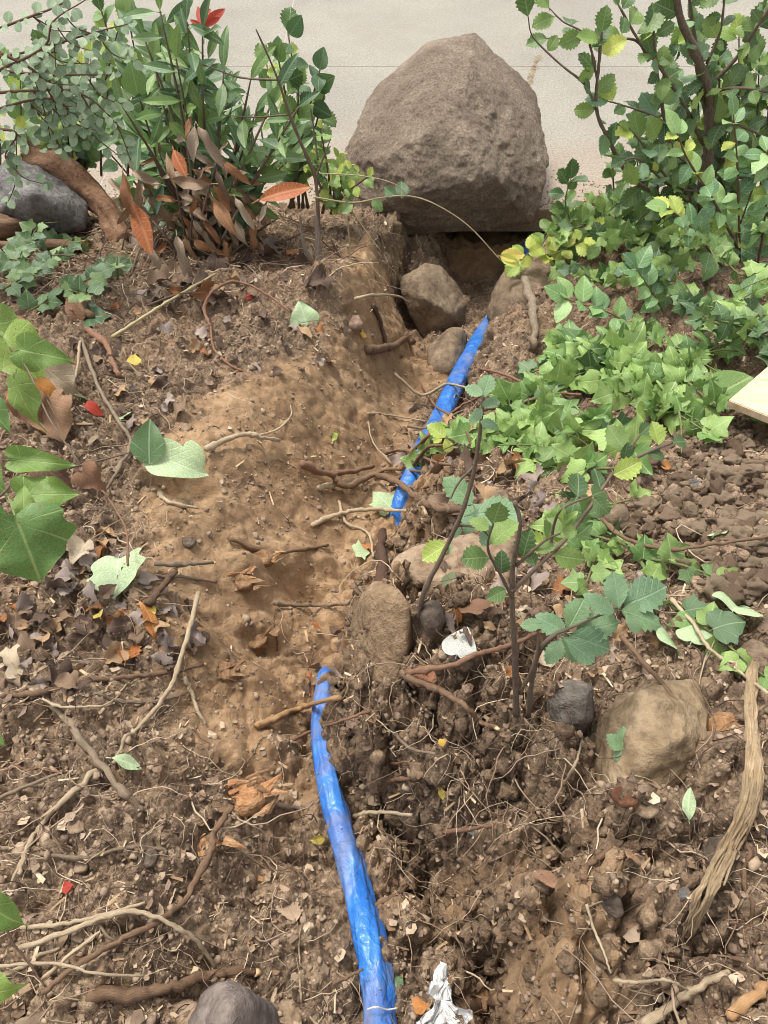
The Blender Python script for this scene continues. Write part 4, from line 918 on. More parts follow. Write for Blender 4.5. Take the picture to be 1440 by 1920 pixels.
for x0, y0, x1, y1 in [(395, 345, 310, 345), (300, 345, 240, 320), (365, 235, 360, 300), (370, 235, 410, 300), (415, 300, 455, 340), (440, 370, 470, 420), (230, 320, 245, 400), (400, 370, 440, 440), (330, 440, 350, 520), (280, 460, 295, 510)]:
    put(WS, dlance[x1 % 4], at(x0, y0, Yb - .32), at(x1, y1, Yb - .36), wid=1.15, n=Vector((0, -1, .5)))
# mixed green behind, to the left
privd = lm('ovate', 'lance', fold=.3, curl=.3, wave=.02)
for j, (cx, cy, tips, Y, lab) in enumerate([
    (150, 330, [(60, 180), (110, 130), (170, 110), (220, 60), (130, 210), (200, 170), (40, 230), (90, 90), (20, 130)], 2.95, 'broad-leaved green bush at the back of the left bank behind the grey rock'),
    (290, 330, [(190, 20), (240, 30), (300, 60), (280, 130), (220, 110), (330, 170), (260, 190), (350, 90), (210, 220)], 3.0, 'bright green bush between the silvery sprays and the red-tipped shrub'),
    (560, 350, [(520, 100), (560, 160), (600, 130), (610, 170), (540, 60), (585, 210), (500, 120)], 2.8, 'light green bush tips standing against the concrete left of the boulder'),
    (620, 360, [(560, 250), (600, 240), (640, 290), (660, 310), (590, 300), (640, 330), (690, 330)], 2.7, 'low bright green vine leaves at the left foot of the boulder')]):
    plant('green_bush', at(cx, cy + 60, Y), lab, 'bush', fan(cx, cy + 40, tips, Y, .006), None, (privd + oakm[:2] + lime[:1]) if j != 3 else ivym + lime, spacing=.028, size=(.045, .085) if j < 3 else (.03, .05), seed=130 + j, start=.2, jitter=.9, up=.4, face=.8, maxl=210, wid=1.15)
rb_ = random.Random(99)
for q, (cx, cy, n_, lab) in enumerate([(330, 470, 26, 'tangle of bare dead twigs beneath the withered shrub'), (560, 470, 16, 'tangle of bare dark twigs around the knobbly stump'), (120, 520, 18, 'tangle of thin pale twigs on the ground below the logs')]):
    g0 = G(cx, cy); sg = []
    for k in range(n_):
        a = g0 + Vector((rb_.uniform(-.28, .28), rb_.uniform(-.16, .10), 0)); a.z = h1(a.x, a.y); an = rb_.uniform(0, 6.3); L = rb_.uniform(.08, .28); e = a + Vector((math.cos(an) * L, math.sin(an) * L * .6, rb_.uniform(.0, .16) if q < 2 else rb_.uniform(0, .05)))
        e.z = max(e.z, h1(e.x, e.y) + .006); m_ = a.lerp(e, .5) + Vector((rb_.uniform(-.03, .03), rb_.uniform(-.03, .03), rb_.uniform(0, .04))); sg.append(([a, m_, e], rb_.uniform(.0015, .0042), .0008))
    rtb = root('dead_brush', g0, lab, 'dead twigs')
    for i, (P_, r0_, r1_) in enumerate(sg):
        V, F, U = tube(catmull(P_, 5), r0_, r1_, 5, .2, i, knots=.4); link('twig', mesh_from('twig', rel(V, rtb.location), F, [M_twig, M_rtwig, bpy.data.materials['grey bark'] if 'grey bark' in bpy.data.materials else M_twig][i % 3], uv=U), rtb)
# silver small-leaf sprays
SIL = [([(-20, 110, 2.2), (60, 95, 2.2), (180, 60, 2.2), (240, 45, 2.2)], 'silvery small-leaved spray crossing the pavement at the upper left'),
       ([(-20, 140, 2.1), (80, 90, 2.1), (100, 40, 2.1), (160, 0, 2.1)], 'dark-stemmed silvery spray rising to the top left corner'),
       ([(-20, 175, 2.1), (60, 170, 2.1), (150, 175, 2.1), (215, 230, 2.1), (245, 300, 2.1)], 'silvery spray drooping towards the grey rock'),
       ([(-20, 130, 2.15), (80, 140, 2.15), (160, 140, 2.15), (215, 140, 2.15)], 'straight silvery spray with paired round leaves'),
       ([(-20, 210, 2.1), (50, 190, 2.1), (110, 190, 2.1), (170, 250, 2.1), (220, 290, 2.1)], 'lower silvery spray arching over the grey rock'),
       ([(-20, 90, 2.1), (60, 130, 2.1), (90, 170, 2.1), (120, 240, 2.1)], 'short silvery spray hanging straight down'),
       ([(-20, 240, 2.05), (30, 250, 2.05), (10, 290, 2.05), (20, 310, 2.05)], 'small silvery spray tip in front of the grey rock'),
       ([(-20, 60, 2.2), (60, 30, 2.2), (110, 10, 2.2), (150, -20, 2.2)], 'topmost silvery spray at the upper left corner')]
for j, (st, lab) in enumerate(SIL):
    a, b, c = st[1], st[2], st[-1]; gx_ = -1.75 - .03 * j; gb = Vector((gx_, st[0][2] + .05, h1(gx_, st[0][2] + .05))); s0 = at(*st[0]); run = [gb, gb.lerp(s0, .5) + Vector((0, 0, .18))]
    plant('cotoneaster_spray', gb, lab, 'branch', [(run + [s0], .006, .004, 0), (A(st), .004, .0012), (A([a, ((a[0] + b[0]) / 2 + 10, b[1] + 45, a[2]), (b[0] + 5, b[1] + 90, a[2])]), .002, .001), (A([b, (b[0] + 30, b[1] + 40, b[2]), (b[0] + 70, b[1] + 55, b[2])]), .002, .001), (A([a, (a[0] + 35, a[1] + 25, a[2]), (a[0] + 90, a[1] + 30, a[2])]), .002, .001)],
          None, silv, spacing=.018, size=(.019, .031), seed=150 + j, cluster=1, jitter=.45, wid=1.3, face=.9, up=.1, start=.05, group='silvery sprays hanging into the upper left', maxl=75, smat=M_rtwig)
# --- large leaves on the left edge
bigm = lm('big', 'big', fold=.3, curl=.6, wave=.09, stalk=.3); bigh = lm('heart', 'big', fold=.35, curl=.7, wave=.07, stalk=.2)
rt = plant('large_ivy', G(-60, 760), 'large-leaved climber with spotted lobed leaves entering from the left edge', 'climber', [
    (N([(-60, 640, .1), (0, 640, .14), (50, 690, .16), (90, 780, .16), (150, 870, .13)]), .003, .0015, 0), (N([(-60, 940, .2), (0, 930, .2), (50, 870, .2), (110, 850, .2)]), .003, .0015, 0)], None, bigm, seed=9)
for i, (x0, y0, x1, y1, f, wd, m) in enumerate([(-25, 600, 50, 660, .18, 1.1, bigh), (0, 625, 78, 720, .19, .9, bigh), (30, 655, 122, 668, .16, .8, bigh), (28, 705, 45, 808, .2, .6, bigh), (18, 862, 137, 872, .24, .45, bigh), (30, 930, 135, 915, .22, .7, bigm), (45, 968, 40, 905, .24, .7, bigh), (25, 960, 75, 1088, .26, 1.15, bigm),
     (-30, 960, 20, 1010, .25, .8, bigh), (-40, 1370, 8, 1395, .3, .8, bigh), (-40, 1680, 30, 1760, .35, .9, bigh), (-50, 1860, 30, 1875, .33, .9, bigh), (-40, 860, 5, 930, .2, .9, bigh), (-30, 760, 20, 800, .2, .9, bigh)]):
    put(rt, m[i % 4], near(x0, y0, f), near(x1, y1, f - .01), wid=wd, n=Vector((.15, -.5, .9)) + rv(rng, .35))
drym = lm('heart', 'dead', fold=.5, curl=.7, wave=.09, tears=.3)
paled = lm('heart', 'greyl', fold=.5, curl=.8, wave=.1)
rt = plant('withered_climber', G(70, 800), 'dead papery climber leaves, tan and pale, hanging below the big spotted leaves at the left', 'climber', [(N([(20, 640, .1), (60, 700, .1), (110, 790, .1)]), .003, .001, 0)], None, drym, seed=10)
for x0, y0, x1, y1, m in [(70, 670, 130, 740, 'bone leaf'), (60, 720, 80, 810, 'orange'), (90, 740, 120, 830, 'dead'), (40, 740, 70, 800, 'dead'), (100, 730, 115, 760, 'dead'), (75, 870, 130, 910, 'dead'), (150, 880, 190, 920, 'dead')]:
    mm = {'bone leaf': lm('heart', 'dk5', fold=.5, curl=.7, wave=.09, tears=.3), 'orange': lm('heart', 'orange', fold=.5, curl=.8, wave=.08), 'dead': drym}[m]
    put(rt, mm[x1 % 4], near(x0, y0, .09), near(x1, y1, .085), wid=1.1, n=Vector((0, -.5, 1)) + rv(rng, .4))
# pale heart leaves pair
hv = lm('heart', 'pale', fold=.3, curl=.5, wave=.04, stalk=.1)
rt = plant('heart_leaf_shoot', G(290, 870), 'shoot with two big pale-green heart-shaped leaves and one dark leaf on the bare slope', 'shoot', [(N([(120, 880, .0), (220, 855, .02), (290, 835, .03), (330, 840, .03)]), .002, .001, 0)], None, hv, seed=11)
put(rt, hv[0], near(285, 850, .035), near(388, 893, .02), wid=.72, n=Vector((0.1, -.5, 1)))
put(rt, hv[1], near(340, 835, .03), near(380, 940, .02), wid=.6, n=Vector((.5, -.4, .8)))
put(rt, lm('ovate', 'ivyd', fold=.2, curl=.2, wave=.02)[0], near(280, 870, .04), near(275, 785, .04), wid=1.0, n=Vector((.3, -.3, .9)), label='small dark green leaf')
# big single leaf near the board
rt = plant('broad_leaf_shoot', G(1400, 740), 'shoot bearing one broad flat green leaf beside the wooden board', 'shoot', [(N([(1440, 760, .0), (1400, 740, .02), (1370, 730, .04)]), .002, .001, 0)], None, hv, seed=12)
put(rt, lm('oval', 'big', fold=.1, curl=.15, wave=.01)[0], near(1322, 755, .06), near(1405, 700, .06), wid=1.25, n=Vector((0, -.3, 1)))
# small ivy, left of the withered shrub
for j, (pl, lab) in enumerate([([(10, 560), (60, 530), (110, 500), (160, 470)], 'small ivy vine below the grey rock'), ([(60, 600), (130, 560), (190, 530), (230, 510)], 'small dark ivy vine in the twigs left of the withered shrub'), ([(-10, 520), (20, 500), (60, 470), (120, 460)], 'ivy vine at the left edge under the splintered log')]):
    P = ground_vine(pl, [.03] * 4)
    plant('ivy_vine', P[0], lab, 'ivy', [(P, .003, .0015), ([P[1], P[1] + Vector((.05, -.04, .02)), P[1] + Vector((.1, -.06, .02))], .002, .001), ([P[2], P[2] + Vector((.03, .06, .03)), P[2] + Vector((.08, .1, .02))], .002, .001)], None, ivyd, spacing=.022, size=(.03, .055), seed=170 + j, start=0, smat=M_gtwig, jitter=.55, wid=1.1, maxl=32, group='small ivy vines below the grey rock')
# bare twiggy stems and arching vines
def stemthing(name, label, cat, segs, mat, extra=None):
    rt = root(name, segs[0][0][0], label, cat)
    for i, (P, r0, r1) in enumerate(segs):
        V, F, U = tube(catmull(P, 8), r0, r1, 7, .15, i + len(label), knots=.4); link('stem' if i == 0 else 'branch', mesh_from('stem', rel(V, rt.location), F, mat, uv=U), rt)
    return rt
stemthing('bare_sapling', 'tall leafless dark stem with forked twigs in front of the boulder\'s left side', 'sapling', [
    (A([(605, 520, 2.35), (598, 450, 2.38), (596, 390, 2.38), (590, 330, 2.4), (565, 270, 2.4), (545, 220, 2.4), (525, 160, 2.4), (505, 110, 2.4), (480, 55, 2.4)]), .008, .002),
    (A([(590, 340, 2.4), (605, 300, 2.4), (620, 260, 2.4)]), .004, .0015), (A([(540, 215, 2.4), (470, 220, 2.42), (420, 215, 2.45)]), .003, .0012), (A([(525, 150, 2.4), (450, 145, 2.45), (380, 120, 2.5), (345, 105, 2.5)]), .003, .0012),
    (A([(596, 300, 2.4), (588, 240, 2.42), (582, 200, 2.42)]), .003, .0015)], M_twig)
stemthing('knobbly_stump', 'knobbly grey root-stem standing on the left bank edge at the foot of the bare sapling', 'stump', [(A([(610, 545, 2.28), (600, 500, 2.32), (596, 450, 2.35), (592, 400, 2.38)]), .016, .007), (A([(590, 500, 2.3), (570, 460, 2.3), (562, 400, 2.32)]), .008, .004)], mat_wood('grey bark', ('5d5149', '857668', 'a2927f')))
rt = stemthing('arching_vine', 'thin pale vine arching before the boulder with small yellow leaves at its tip', 'vine', [(A([(590, 370, 2.3), (660, 380, 2.3), (720, 370, 2.3), (770, 368, 2.3), (820, 385, 2.28), (880, 425, 2.25), (940, 490, 2.2)]), .003, .0015), (A([(640, 360, 2.3), (670, 410, 2.3), (715, 472, 2.25)]), .0022, .001), (A([(600, 325, 2.35), (680, 330, 2.32), (740, 345, 2.3), (765, 370, 2.3)]), .0018, .001)], mat_wood('pale vine', ('8f8262', 'ab9c78', 'c2b48e')))
yl = lm('oak', 'yellow', fold=.2, curl=.2, wave=.02)
for x1, y1 in [(985, 480), (965, 470), (975, 498)]: put(rt, (yl if x1 != 975 else lime)[0], at(938, 480, 2.2), at(x1, y1, 2.2), wid=.8, n=Vector((0, -.7, .7)), label='yellow lobed leaf')
for x0, y0, x1, y1 in [(742, 370, 720, 350), (752, 372, 755, 335), (700, 372, 715, 395), (660, 380, 640, 400)]: put(rt, oakm[x1 % 4], at(x0, y0, 2.3), at(x1, y1, 2.28), wid=1.1, n=Vector((0, -.7, .7)))
stemthing('hanging_vine', 'thin pale vine hanging from the bush across the dark trench wall', 'vine', [(A([(650, 400, 2.35), (655, 450, 2.33), (655, 500, 2.3), (650, 560, 2.2), (640, 590, 2.15)]), .0025, .0012)], bpy.data.materials['pale vine'])
# ------------------------------------------------------------------ sticks and roots lying about
WOOD = dict(pale=mat_wood('pale peeled wood', ('8d7a60', 'b7a384', 'cfc0a4')), grey=mat_wood('grey stick bark', ('5f5247', '83735f', 'a08f7a')), brown=mat_wood('brown stick bark', ('4e3b2d', '735a45', '92775c')),
            dark=mat_wood('dark root bark', ('32241d', '4f3a2e', '6c5342')), red=mat_wood('reddish root', ('5d3d2f', '83604a', 'a07f66')), raw=mat_wood('raw split wood', ('a97c50', 'c99c6c', 'ddb98c'), bump=.9), straw=mat_wood('straw stem', ('a3956c', 'bbae84', 'd0c49c')))
M_end = mat_flat('cut wood end', ['d3b68c', 'c49f70'], .8, .2, 60)
def stick(pxs, wpx, mat, label, cat='stick', lift=None, seed=0, tip=.6, name=None, ends=False, group=None, twigs=()):
    P = []; n = len(pxs)
    g0 = [G(q[0], q[1]) for q in pxs]; dist = sum((g - CAM).dot(ray(720, 960)) for g in g0) / n; r = wpx / _f * dist / 2
    for i, q in enumerate(pxs):
        l = (q[2] if len(q) > 2 else 0) + r * .9 + .005; g = g0[i]; P.append(g + (CAM - g) * (l / max(.2, (CAM - g).z)))
    C = catmull(P, 8); rn = random.Random(seed + int(pxs[0][0] * 3 + pxs[0][1]))
    for i in range(1, len(C) - 1):
        C[i] += Vector((rn.gauss(0, 1), rn.gauss(0, 1), rn.gauss(0, .5))) * r * .18
        gz = h1(C[i].x, C[i].y)
        if C[i].z < gz + r * .55: C[i].z = gz + r * .55
    nm = name or ('root' if cat == 'root' else 'stick'); o = C[0].copy()
    V, F, U = tube(C, r, r * tip, 9 if wpx > 7 else 6, .22, seed + int(pxs[0][0]), knots=.5)
    m = WOOD[mat] if isinstance(mat, str) else mat
    if not twigs and not ends:
        ob = link(nm, mesh_from(nm, rel(V, o), F, m, uv=U), label=label, cat=cat, group=group); ob.location = o; return ob
    rt = root(nm, o, label, cat, group); link('stem' if cat != 'root' else 'main_root', mesh_from('stem', rel(V, o), F, m, uv=U), rt)
    for t in twigs:
        Q = [near(x, y, .008) for x, y in t]; V, F, U = tube(catmull(Q, 6), r * .5, r * .25, 6, .2, seed + 3); link('twig', mesh_from('twig', rel(V, o), F, m, uv=U), rt)
    if ends:
        e = C[-1]; t = (C[-1] - C[-3]).normalized(); V, F, U = tube([e - t * r * .1, e + t * r * .6, e + t * r * 1.1], r * tip * 1.08, r * tip * .7, 7, .5, seed); link('cut_end', mesh_from('cut_end', rel(V, o), F, M_end, uv=U), rt)
    return rt
STK = [
 ([(372, 1112, .05), (352, 1190, .04), (325, 1275, .03), (290, 1330, .02), (250, 1375, .01), (212, 1432, .0)], 10, 'pale', 'long pale peeled stick curving from the slope down to the forked grey branch'),
 ([(-20, 1258), (60, 1290), (120, 1345), (170, 1410), (225, 1478), (268, 1520)], 17, 'grey', 'thick grey branch running diagonally in from the left edge'),
 ([(-20, 1312), (60, 1300), (120, 1290), (220, 1272), (300, 1262), (382, 1246)], 12, 'brown', 'brown stick lying almost level across the litter with a pale broken tip', dict(ends=True)),
 ([(345, 1270), (360, 1300), (370, 1330), (385, 1358)], 9, 'pale', 'short pale twig hanging from the broken tip of the level brown stick'),
 ([(80, 1310), (110, 1324), (160, 1325), (205, 1318), (250, 1278)], 5, 'pale', 'thin pale twig arching under the level brown stick'),
 ([(175, 1300), (230, 1315), (290, 1315), (345, 1302)], 8, 'grey', 'knobbly grey root below the level brown stick', dict(cat='root')),
 ([(200, 1440), (130, 1492), (80, 1545), (52, 1590), (35, 1640)], 13, 'pale', 'forked pale branch curving down toward the lower left'),
 ([(-20, 1505), (40, 1478), (118, 1447)], 9, 'grey', 'straight grey stick at the left edge above the forked pale branch'),
 ([(-20, 1447), (50, 1444), (125, 1448)], 6, 'red', 'thin red-brown twig lying level at the left edge'),
 ([(435, 1512, .05), (402, 1560, .04), (396, 1592, .035), (372, 1640, .03), (345, 1690, .02), (300, 1725, .015), (220, 1765, .01), (160, 1800, .005), (78, 1862, 0)], 14, 'brown', 'long brown stick with a pale tip leaning across the torn stump', dict(twigs=[[(396, 1580), (412, 1595), (432, 1592)]])),
 ([(36, 1778, .01), (120, 1750, .02), (200, 1718, .02), (260, 1710, .02), (330, 1738, .02), (372, 1768, .01), (404, 1814, 0)], 11, 'pale', 'long pale bowed stick arching over the lower left soil'),
 ([(40, 1738, .01), (120, 1732, .02), (200, 1714, .02), (272, 1692, .02)], 9, 'pale', 'pale straight stick above the bowed one'),
 ([(-10, 1812, .01), (100, 1806, .02), (180, 1825, .02), (270, 1830, .01)], 7, 'pale', 'thin white twig below the bowed stick'),
 ([(165, 1862), (260, 1862), (330, 1848), (400, 1828), (478, 1822)], 24, 'brown', 'thick brown branch with a split end behind the pointed grey rock', dict(ends=True)),
 ([(78, 1838, .01), (130, 1792, .02), (188, 1746, .02)], 8, 'pale', 'short pale stick lying across the bowed stick end'),
 ([(-10, 1835), (50, 1810), (112, 1777)], 10, 'pale', 'pale stick end poking in from the lower left edge'),
 ([(-10, 1590), (28, 1592), (42, 1605), (20, 1660)], 8, 'pale', 'hooked pale twig at the left edge'),
 ([(165, 1712), (210, 1760, .01), (260, 1770)], 6, 'grey', 'short grey twig under the sticks at the lower left'),
 ([(75, 1600), (160, 1608), (230, 1590), (300, 1592), (312, 1600)], 8, 'grey', 'crooked root lying level under the orange stump', dict(cat='root')),
 ([(0, 1690, .06), (20, 1760, .05), (50, 1800, .03), (85, 1850, .0)], 5, 'dark', 'thin dark twig dropping through the pale sticks at the lower left'),
 ([(480, 1362, .0), (520, 1345, .01), (570, 1325, .02), (637, 1308, .02)], 13, 'raw', 'splintered stick with raw orange wood pointing across the blue sleeve'),
 ([(545, 1388, .0), (600, 1365, .045), (640, 1352, .045), (695, 1333, .01)], 7, 'red', 'thin knotted root crossing over the lower blue sleeve', dict(cat='root', twigs=[[(670, 1342), (700, 1355), (725, 1362)]])),
 ([(515, 1132, .01), (560, 1135, .015), (620, 1134, .015), (697, 1130, .01)], 8, 'grey', 'straight grey twig bridging the trench above the lower sleeve'),
 ([(290, 1056, .01), (340, 1058, .015), (400, 1055, .015)], 10, 'grey', 'short stick with a pale cut end poking out of the slope, upper of two', dict(ends=True)),
 ([(290, 1080), (350, 1083), (405, 1092)], 7, 'grey', 'thinner twig just below the short cut stick'),
 ([(278, 1135, .0), (300, 1105, .02), (330, 1071, .035)], 16, 'dark', 'dark pointed root stub beside the torn ivy leaf on the slope'),
 ([(385, 842, .01), (430, 822, .02), (465, 814, .02), (490, 820, .02), (525, 826, .015)], 10, 'pale', 'pale forked stick above the bare slope', dict(twigs=[[(480, 818), (520, 805), (545, 780), (545, 760)]])),
 ([(298, 925), (320, 942), (372, 952)], 8, 'pale', 'pale bent twig on the slope below the heart-shaped leaves'),
 ([(210, 632, .01), (260, 600, .03), (330, 556, .05), (405, 513, .06)], 6, 'straw', 'long straight straw-coloured stem leaning on the left bank'),
 ([(152, 635, .01), (185, 725, .02), (222, 790, .02), (246, 830, .01), (222, 880, 0), (200, 918, 0)], 8, 'grey', 'bent thin grey branch running down the left bank'),
 ([(150, 640, .01), (145, 690), (130, 745)], 6, 'pale', 'thin pale twig forking from the bent grey branch'),
 ([(118, 545), (145, 570), (168, 592)], 22, 'brown', 'short thick brown branch stub on the left bank'),
 ([(162, 618), (198, 645), (212, 680), (222, 705)], 13, 'red', 'twisted orange-brown root on the left bank', dict(cat='root')),
 ([(395, 612, .0), (383, 580, .04), (400, 545, .06), (440, 528, .07), (490, 545, .05), (545, 585, .02)], 6, 'red', 'looping pinkish vine stem on the left bank', dict(cat='vine', name='vine')),
 ([(395, 612, .0), (400, 650), (425, 680), (460, 697), (480, 690)], 5, 'red', 'lower loop of a pinkish vine on the left bank', dict(cat='vine', name='vine')),
 ([(240, 1060, .1), (235, 990, .08), (200, 930, .05), (160, 880, .02)], 4, 'red', 'thin red stem above the torn ivy leaf', dict(cat='stem', name='vine')),
 ([(565, 868, .02), (610, 888, .03), (655, 884, .03), (700, 874, .03)], 13, 'red', 'stout root end poking toward the trench, upper left of the root tangle', dict(cat='root')),
 ([(585, 985), (640, 962, .02), (700, 955, .03), (760, 958, .03), (800, 965, .02)], 9, 'pale', 'pale root crossing the trench under the tangle', dict(cat='root')),
 ([(620, 885, .02), (650, 912, .04), (700, 892, .06), (745, 905, .06), (785, 935, .05), (810, 950, .04), (880, 958, .02)], 15, 'brown', 'thick curved root bridging the trench over the blue sleeve', dict(cat='root', twigs=[[(700, 892), (730, 880), (800, 885), (850, 885)], [(785, 935), (795, 915), (850, 900), (900, 880)]])),
 ([(598, 915, .0), (640, 905, .01), (690, 895, .02)], 12, 'pale', 'short cut pale root below the stout root end', dict(cat='root')),
 ([(635, 940), (650, 980), (690, 1000), (700, 1045)], 7, 'pale', 'torn pale rootlet hanging down the trench side', dict(cat='root')),
 ([(722, 1122, .0), (715, 1062, .05), (718, 996, .09)], 25, 'dark', 'thick dark broken root stub standing upright beside the trench', dict(cat='root')),
 ([(762, 1270, .02), (820, 1292, .03), (870, 1322, .03), (900, 1352, .03), (932, 1366, .03)], 13, 'brown', 'brown root with a pale torn tip jutting over the trench wall', dict(cat='root', ends=True)),
 ([(762, 1262, .01), (840, 1248, .02), (900, 1225, .02), (960, 1208, .02), (1030, 1178, .02)], 11, 'red', 'long reddish root from the torn end up to the sapling', dict(cat='root', twigs=[[(880, 1235), (870, 1210), (890, 1190)], [(960, 1208), (980, 1185), (1010, 1190)]])),
 ([(724, 1340, .03), (742, 1378, .03), (772, 1404, .03), (815, 1413, .03)], 8, 'grey', 'hooked grey rootlet on the right trench wall', dict(cat='root')),
 ([(1165, 1192, .03), (1200, 1235, .04), (1240, 1280, .06), (1275, 1326, .07)], 11, 'brown', 'brown stick leaning onto the speckled rock'),
 ([(1258, 1122, .02), (1300, 1170, .03), (1330, 1215, .03), (1380, 1255, .02), (1440, 1300, .02)], 8, 'pale', 'thin pale twig trailing from the blue-green sprig to the right edge', dict(twigs=[[(1330, 1215), (1318, 1250), (1305, 1310)]])),
 ([(1130, 975, .05), (1170, 1008, .06), (1250, 1030, .06), (1340, 1020, .06), (1460, 1003, .05)], 8, 'brown', 'long thin vine crossing the clod pile to the right edge', dict(cat='vine', name='vine')),
 ([(1205, 1925), (1270, 1878), (1320, 1847), (1366, 1822)], 19, 'pale', 'stout pale stick at the lower right, left of two'),
 ([(1370, 1908), (1410, 1870), (1460, 1835)], 22, 'raw', 'stout raw yellow stick in the lower right corner'),
 ([(1055, 1472, .0), (1080, 1430, .02), (1092, 1382, .03)], 6, 'pale', 'thin upright pale twig left of the speckled rock'),
 ([(662, 1532, .0), (700, 1522, .02), (772, 1528, .03)], 9, 'pale', 'pale root stub poking from the trench wall beside the sleeve bend', dict(cat='root')),
 ([(832, 1560, .01), (880, 1555, .03), (925, 1546, .02)], 10, 'red', 'reddish root stub on the wall beside the grey leaf', dict(cat='root')),
 ([(1402, 1585), (1396, 1650), (1408, 1725), (1416, 1772)], 9, 'brown', 'long thin brown bark strand right of the bark strip'),
 ([(1100, 1695, .02), (1115, 1745, .03), (1130, 1780, .03), (1146, 1825, .02)], 6, 'pale', 'thin pale branching rootlet on the right soil wall', dict(cat='root', twigs=[[(1105, 1700), (1130, 1690), (1160, 1695)], [(1112, 1742), (1080, 1742), (1050, 1752)]])),
 ([(1150, 1838, .01), (1200, 1842, .02), (1250, 1838, .02), (1300, 1862, .01)], 7, 'pale', 'thin pale twig lying under the right soil wall', dict(twigs=[[(1200, 1842), (1180, 1855), (1230, 1868)]])),
 ([(1210, 1780), (1260, 1800), (1310, 1830), (1320, 1850)], 6, 'grey', 'thin grey twig leading to the stout pale stick'),
 ([(985, 525, .16), (1000, 580, .12), (1000, 640, .05), (1003, 660, .0)], 18, 'grey', 'peeling grey stick leaning on the rounded red-brown rock'),
 ([(690, 1430), (730, 1432), (768, 1428)], 7, 'red', 'short rootlet on the right trench wall, near the sleeve', dict(cat='root')),
 ([(700, 1465), (735, 1462), (775, 1458)], 10, 'red', 'thick short root stub on the trench wall below the rootlet', dict(cat='root')),
 ([(1095, 1650), (1100, 1625), (1120, 1612), (1150, 1588)], 14, 'brown', 'curled root stub at the top of the right soil wall', dict(cat='root')),
 ([(865, 1885), (915, 1880), (950, 1870)], 30, 'brown', 'thick cut root stump end beside the white crumpled paper', dict(cat='root')),
 ([(870, 1850), (900, 1830), (930, 1800), (940, 1770)], 10, 'brown', 'bent root above the thick stump end', dict(cat='root')),
 ([(1150, 1545), (1185, 1555), (1205, 1562)], 5, 'grey', 'tiny straight grey twig below the speckled rock'),
 ([(625, 1845, .03), (655, 1830, .05), (680, 1818, .05)], 8, 'brown', 'short root tip touching the lower blue sleeve', dict(cat='root')),
 ([(735, 870), (700, 830), (690, 790)], 4, 'pale', 'fine pale root on the sandy trench slope', dict(cat='root')),
 ([(690, 775), (740, 780), (800, 790)], 4, 'pale', 'fine straight pale root pointing to the sleeve', dict(cat='root')),
 ([(660, 1730), (700, 1700), (740, 1680), (790, 1640)], 9, 'brown', 'thin brown root on the floor right of the lower sleeve', dict(cat='root')),
 ([(565, 1880), (562, 1790), (563, 1740)], 4, 'pale', 'thin white stalk below the brown oak leaf'),
 ([(430, 1010), (500, 1035), (570, 1030), (615, 1022)], 8, 'brown', 'thin brown root crossing the sandy slope', dict(cat='root')),
 ([(480, 1500), (520, 1510), (570, 1515), (600, 1500)], 9, 'grey', 'grey knobbly root between the torn stump and the sleeve', dict(cat='root')),
 ([(750, 880, .08), (770, 850, .08), (810, 810, .09), (850, 770, .07), (905, 740, .03)], 7, 'red', 'dark wiry root arching over the upper blue sleeve', dict(cat='root')),
 ([(740, 700, .02), (790, 740, .05), (840, 720, .08), (900, 735, .04), (960, 745, .02)], 6, 'pale', 'pale wiry root crossing the upper blue sleeve', dict(cat='root')),
 ([(735, 905, .0), (770, 880, .05), (800, 840, .06), (835, 835, .03)], 8, 'brown', 'brown bark-covered root hooking over the upper sleeve', dict(cat='root')),
 ([(790, 720, .0), (815, 760, .05), (860, 790, .06), (890, 850, .03)], 5, 'red', 'wiry red rootlet draped down over the upper sleeve', dict(cat='root')),
 ([(765, 800, .02), (810, 800, .06), (870, 770, .06), (930, 790, .03)], 5, 'grey', 'grey wiry rootlet across the upper sleeve', dict(cat='root')),
 ([(720, 850, .0), (760, 845, .02), (830, 870, .05), (900, 870, .03)], 6, 'brown', 'thin brown rootlet running over the sleeve above the root tangle', dict(cat='root')),
 ([(880, 690, .05), (940, 700, .06), (1010, 730, .06), (1090, 740, .04)], 6, 'red', 'wiry stem lying over the leaves right of the upper sleeve'),
 ([(890, 770, .03), (960, 760, .05), (1020, 740, .06), (1060, 720, .05)], 7, 'grey', 'grey wiry stem below the ivy by the upper sleeve'),
 ([(665, 560, .05), (700, 553, .15), (745, 555, .2), (770, 568, .2)], 5, 'pale', 'pale root tip reaching over the angular rock', dict(cat='root')),
 ([(690, 655), (730, 650), (775, 640)], 16, 'brown', 'short cut brown root left of the angular rock', dict(cat='root')),
 ([(700, 570), (715, 610), (725, 650)], 8, 'dark', 'dark root hanging down the pit wall', dict(cat='root')),
]
for row in STK:
    kw = row[4] if len(row) > 4 else {}
    stick(row[0], row[1], row[2], row[3], **kw)
